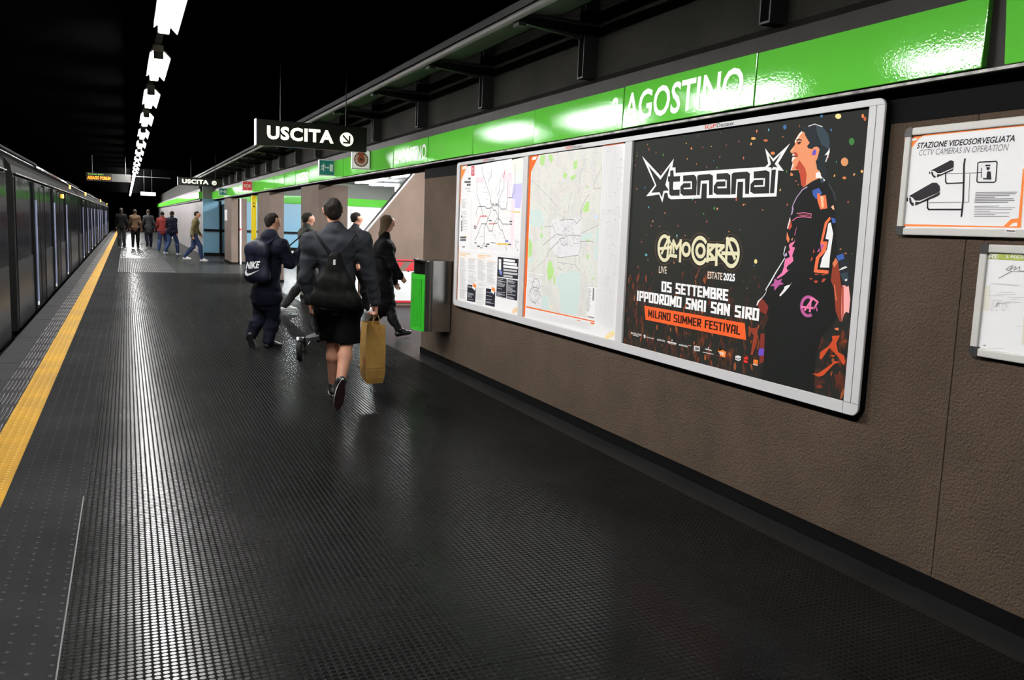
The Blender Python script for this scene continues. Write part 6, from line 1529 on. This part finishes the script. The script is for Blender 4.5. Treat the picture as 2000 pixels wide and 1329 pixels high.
t = thing('rucksack', 'navy rucksack with white lettering and a swoosh on the person in navy tracksuit', 'rucksack', tuple(pj(504, 545, 10.6)))
rc = np.array(pj(510, 510, 10.68)); f2 = np.array([.72, .69, 0]); f2 /= np.linalg.norm(f2); r2 = np.array([f2[1], -f2[0], 0]); bk = -f2
rc = np.array(J['neck'])*.55+np.array(J['pelvis'])*.45+bk*.215
grow([(rc-r2*.085+v3(0, 0, -.16), rc+r2*.085+v3(0, 0, -.16), .09, .09, .05, (f2, .75)), (rc-r2*.08+v3(0, 0, .14), rc+r2*.08+v3(0, 0, .14), .085, .085, .05, (f2, .7)), (rc-r2*.075+v3(0, 0, -.15), rc-r2*.07+v3(0, 0, .16), .085, .08, .05, (f2, .75)), (rc+r2*.075+v3(0, 0, -.15), rc+r2*.07+v3(0, 0, .16), .085, .08, .05, (f2, .75)), (rc+v3(0, 0, .16), rc+v3(0, 0, .2), .09, .06, .05, (f2, .6))], .009, 'sack', m_ruck, t, fold=(.003, 20, 2))
pc = rc+bk*.082+v3(0, 0, -.10)
def rk(u, w_, o=0): p = pc+r2*u*-1*0+(-r2)*0+r2*(u)+v3(0, 0, w_)+bk*o; return tuple(p)
b = MB(); vs, fs = glyphs('NIKE', .035, .25)
x0, x1 = min(v[0] for v in vs), max(v[0] for v in vs)
def onsack(u, w_): return rk(u, w_, .012-.9*u*u-.5*(w_+.05)**2)
b.add([onsack((v[0]-x0)/(x1-x0)*.20-.10, .02+v[1]*.11+.02*((v[0]-x0)/(x1-x0))) for v in vs], fs)
sw = [(-.115, -.03), (-.105, -.055), (-.07, -.065), (-.03, -.052), (.11, .02), (-.02, -.028), (-.06, -.035), (-.085, -.02), (-.08, .012), (-.105, -.005)]
b.poly([onsack(*p) for p in sw]); b.build('white_print', mat('white print on nylon', (.55, .55, .55), .6, spec=.1), t)
for q in (-1, 1):
    sh = np.array(J['shL' if q < 0 else 'shR']); a = rc+r2*q*.07+v3(0, 0, .17)
    b = MB(); b.tube([tuple(a), tuple(sh*.7+np.array(J['neck'])*.3+v3(0, 0, .085)), tuple(sh*.75+np.array(J['neck'])*.25+f2*.14+v3(0, 0, -.03)), tuple(sh*.8+np.array(J['pelvis'])*.2+f2*.13-v3(0, 0, .15))], .016, 8); b.build('strap', m_ruck, t)

# --- the woman in black walking right
J = dict(pelvis=pj(745, 560, 11.65), neck=pj(752, 464, 11.62), head=pj(758, 434, 11.62), shL=pj(746, 480, 11.80), shR=pj(753, 482, 11.46), elbL=pj(757, 525, 11.86), elbR=pj(768, 520, 11.40),
         wriL=pj(770, 552, 11.92), wriR=pj(782, 541, 11.44), hanL=pj(775, 560, 11.95), hanR=pj(790, 549, 11.46), hipL=pj(744, 566, 11.73), hipR=pj(747, 567, 11.57),
         kneL=pj(738, 615, 11.74), kneR=pj(764, 612, 11.52), ankL=pj(722, 650, 11.75, .16), ankR=pj(779, 652, 11.40, .11), toeL=pj(733, 664, 11.8, .02), toeR=pj(801, 644, 11.46, .13))
cl = dict(fwd=(.97, .2, 0), top=m_blk, legs=m_tight, shoes=mat('black patent boot', (.006, .006, .006), .18, spec=.5), sole=m_sole_k, top_m=.03, leg_m=.008, top_low=.1, coat=.62, boots=True, soleR=(.12, 0, -1), soleL=(-.5, 0, -.8), hair=m_hair_b, skin=m_skin2, top_name='coat', curlR=.6)
person('person in long black coat and black boots stepping right beside the litter bin', J, cl, h=.010, s=.92, hair='long', face=True)

# --- farther people
def stand(x, y, ht, fwd, stride=.3, arm=.06, z0=0.0, lean=.0):
    f = np.array([fwd[0], fwd[1], 0], float); f /= np.linalg.norm(f); r = np.array([f[1], -f[0], 0]); k = ht/1.76; o = np.array([x, y, z0])
    P = lambda fx, rx, z: tuple(o+f*fx*k+r*rx*k+v3(0, 0, z*k))
    s = stride
    return dict(pelvis=P(0, 0, .95), neck=P(.03+lean, 0, 1.50), head=P(.06+lean*1.2, 0, 1.66), shL=P(.02+lean, -.165, 1.41), shR=P(.02+lean, .165, 1.41), elbL=P(arm+lean*.7, -.235, 1.15), elbR=P(-arm+lean*.7, .235, 1.15),
                wriL=P(arm*1.8+.10, -.25, .92), wriR=P(-arm+.04, .26, .88), hanL=P(arm*2+.13, -.25, .84), hanR=P(-arm+.06, .26, .79), hipL=P(0, -.09, .92), hipR=P(0, .09, .92),
                kneL=P(-s*.25+.05, -.10, .50), kneR=P(s*.6, .10, .52), ankL=P(-s*.9, -.10, .10+s*.12), ankR=P(s*.75, .10, .095), toeL=P(-s*.9+.2, -.11, .03), toeR=P(s*.75+.22, .11, .04))
def passer(label, x, y, ht, fwd, top, legs, shoes, h, stride=.3, group=None, lean=0, **k):
    J = stand(x, y, ht, fwd, stride, lean=lean)
    cl = dict(fwd=(fwd[0], fwd[1], 0), top=top, legs=legs, shoes=shoes, top_m=.015, top_flare=-.015, leg_m=.014, **{a: c for a, c in k.items() if a not in ('hair_style',)})
    return person(label, J, cl, h=h, s=ht/1.76, group=group, hair=k.get('hair_style', 'short')), J
m_olive_c = cloth('dark olive cloth', (.02, .02, .016)); m_jean = cloth('blue denim', (.018, .03, .075)); m_must = cloth('dull mustard cloth', (.10, .085, .035)); m_grey_c = cloth('dark grey cloth', (.012, .012, .013)); m_brown_c = cloth('brown cloth', (.05, .028, .016)); m_red_c = cloth('dull red cloth', (.13, .018, .016))
_, J = passer('person in dark olive jacket and white trainers walking right behind the rucksack wearer', 2.70, 14.6, 1.68, (1, .15), m_olive_c, m_grey_c, m_shoe_w, .014, .35, hair_style='short')
t = thing('shoulder_bag', 'black shoulder bag with a small white mark, carried by the person in the olive jacket', 'bag', (2.75, 14.3, .8))
sc_ = np.array(at(569, 502, Y=14.3))
grow([(sc_-v3(.12, 0, 0), sc_+v3(.12, 0, 0), .10, .10, .04, ((0, 1, 0), .7)), (sc_-v3(.11, 0, -.08), sc_+v3(.11, 0, .08), .07, .07, .04, ((0, 1, 0), .7))], .012, 'sack', m_blk, t)
b = MB(); b.poly([tuple(sc_+v3(-.05, -.105, .03)), tuple(sc_+v3(.0, -.105, .02)), tuple(sc_+v3(.02, -.105, .10)), tuple(sc_+v3(-.03, -.105, .10))]); b.build('white_mark', m_pale, t)
b = MB(); b.tube([tuple(sc_+v3(-.12, 0, .1)), (J['shR'][0]-.03, J['shR'][1]-.09, J['shR'][2]+.06), (J['neck'][0], J['neck'][1]+.02, J['neck'][2]+.03), tuple(sc_+v3(.14, .25, .1)), tuple(sc_+v3(.12, 0, .1))], .012, 6); b.build('strap', m_blk, t)
passer('person in black with white trainers half hidden beyond the person in the long coat', 3.55, 14.75, 1.72, (1, .1), m_grey_c, m_blk, m_shoe_w, .014, .3)
_, J = passer('person in mustard jacket, jeans and white trainers walking right before the blue wall', 2.15, 32.4, 1.72, (1, -.15), m_must, m_jean, m_shoe_w, .016, .36, lean=.05)
passer('person in dark jacket and blue jeans walking away, left of the mustard jacket', 1.62, 37.0, 1.72, (.6, .8), m_navy, m_jean, m_shoe_w, .018, .35)
passer('person in dull red top far down the platform, right of the dark group', 1.35, 39.0, 1.70, (.3, 1), m_red_c, m_jean, m_shoe_k, .018, .3)
GF = 'people far down the platform beside the train'
passer('person in black standing right beside the yellow line far down the platform', -.22, 43.8, 1.80, (.1, 1), m_blk, m_grey_c, m_shoe_k, .018, .05, GF)
passer('person in brown jacket standing far down the platform in the light streak', .35, 43.2, 1.76, (.1, 1), m_brown_c, m_blk, m_shoe_k, .018, .08, GF)
passer('person in dark grey coat standing far down the platform, right of the brown jacket', .95, 44.4, 1.78, (-.2, 1), m_grey_c, m_navy, m_shoe_k, .018, .15, GF, coat=.4)
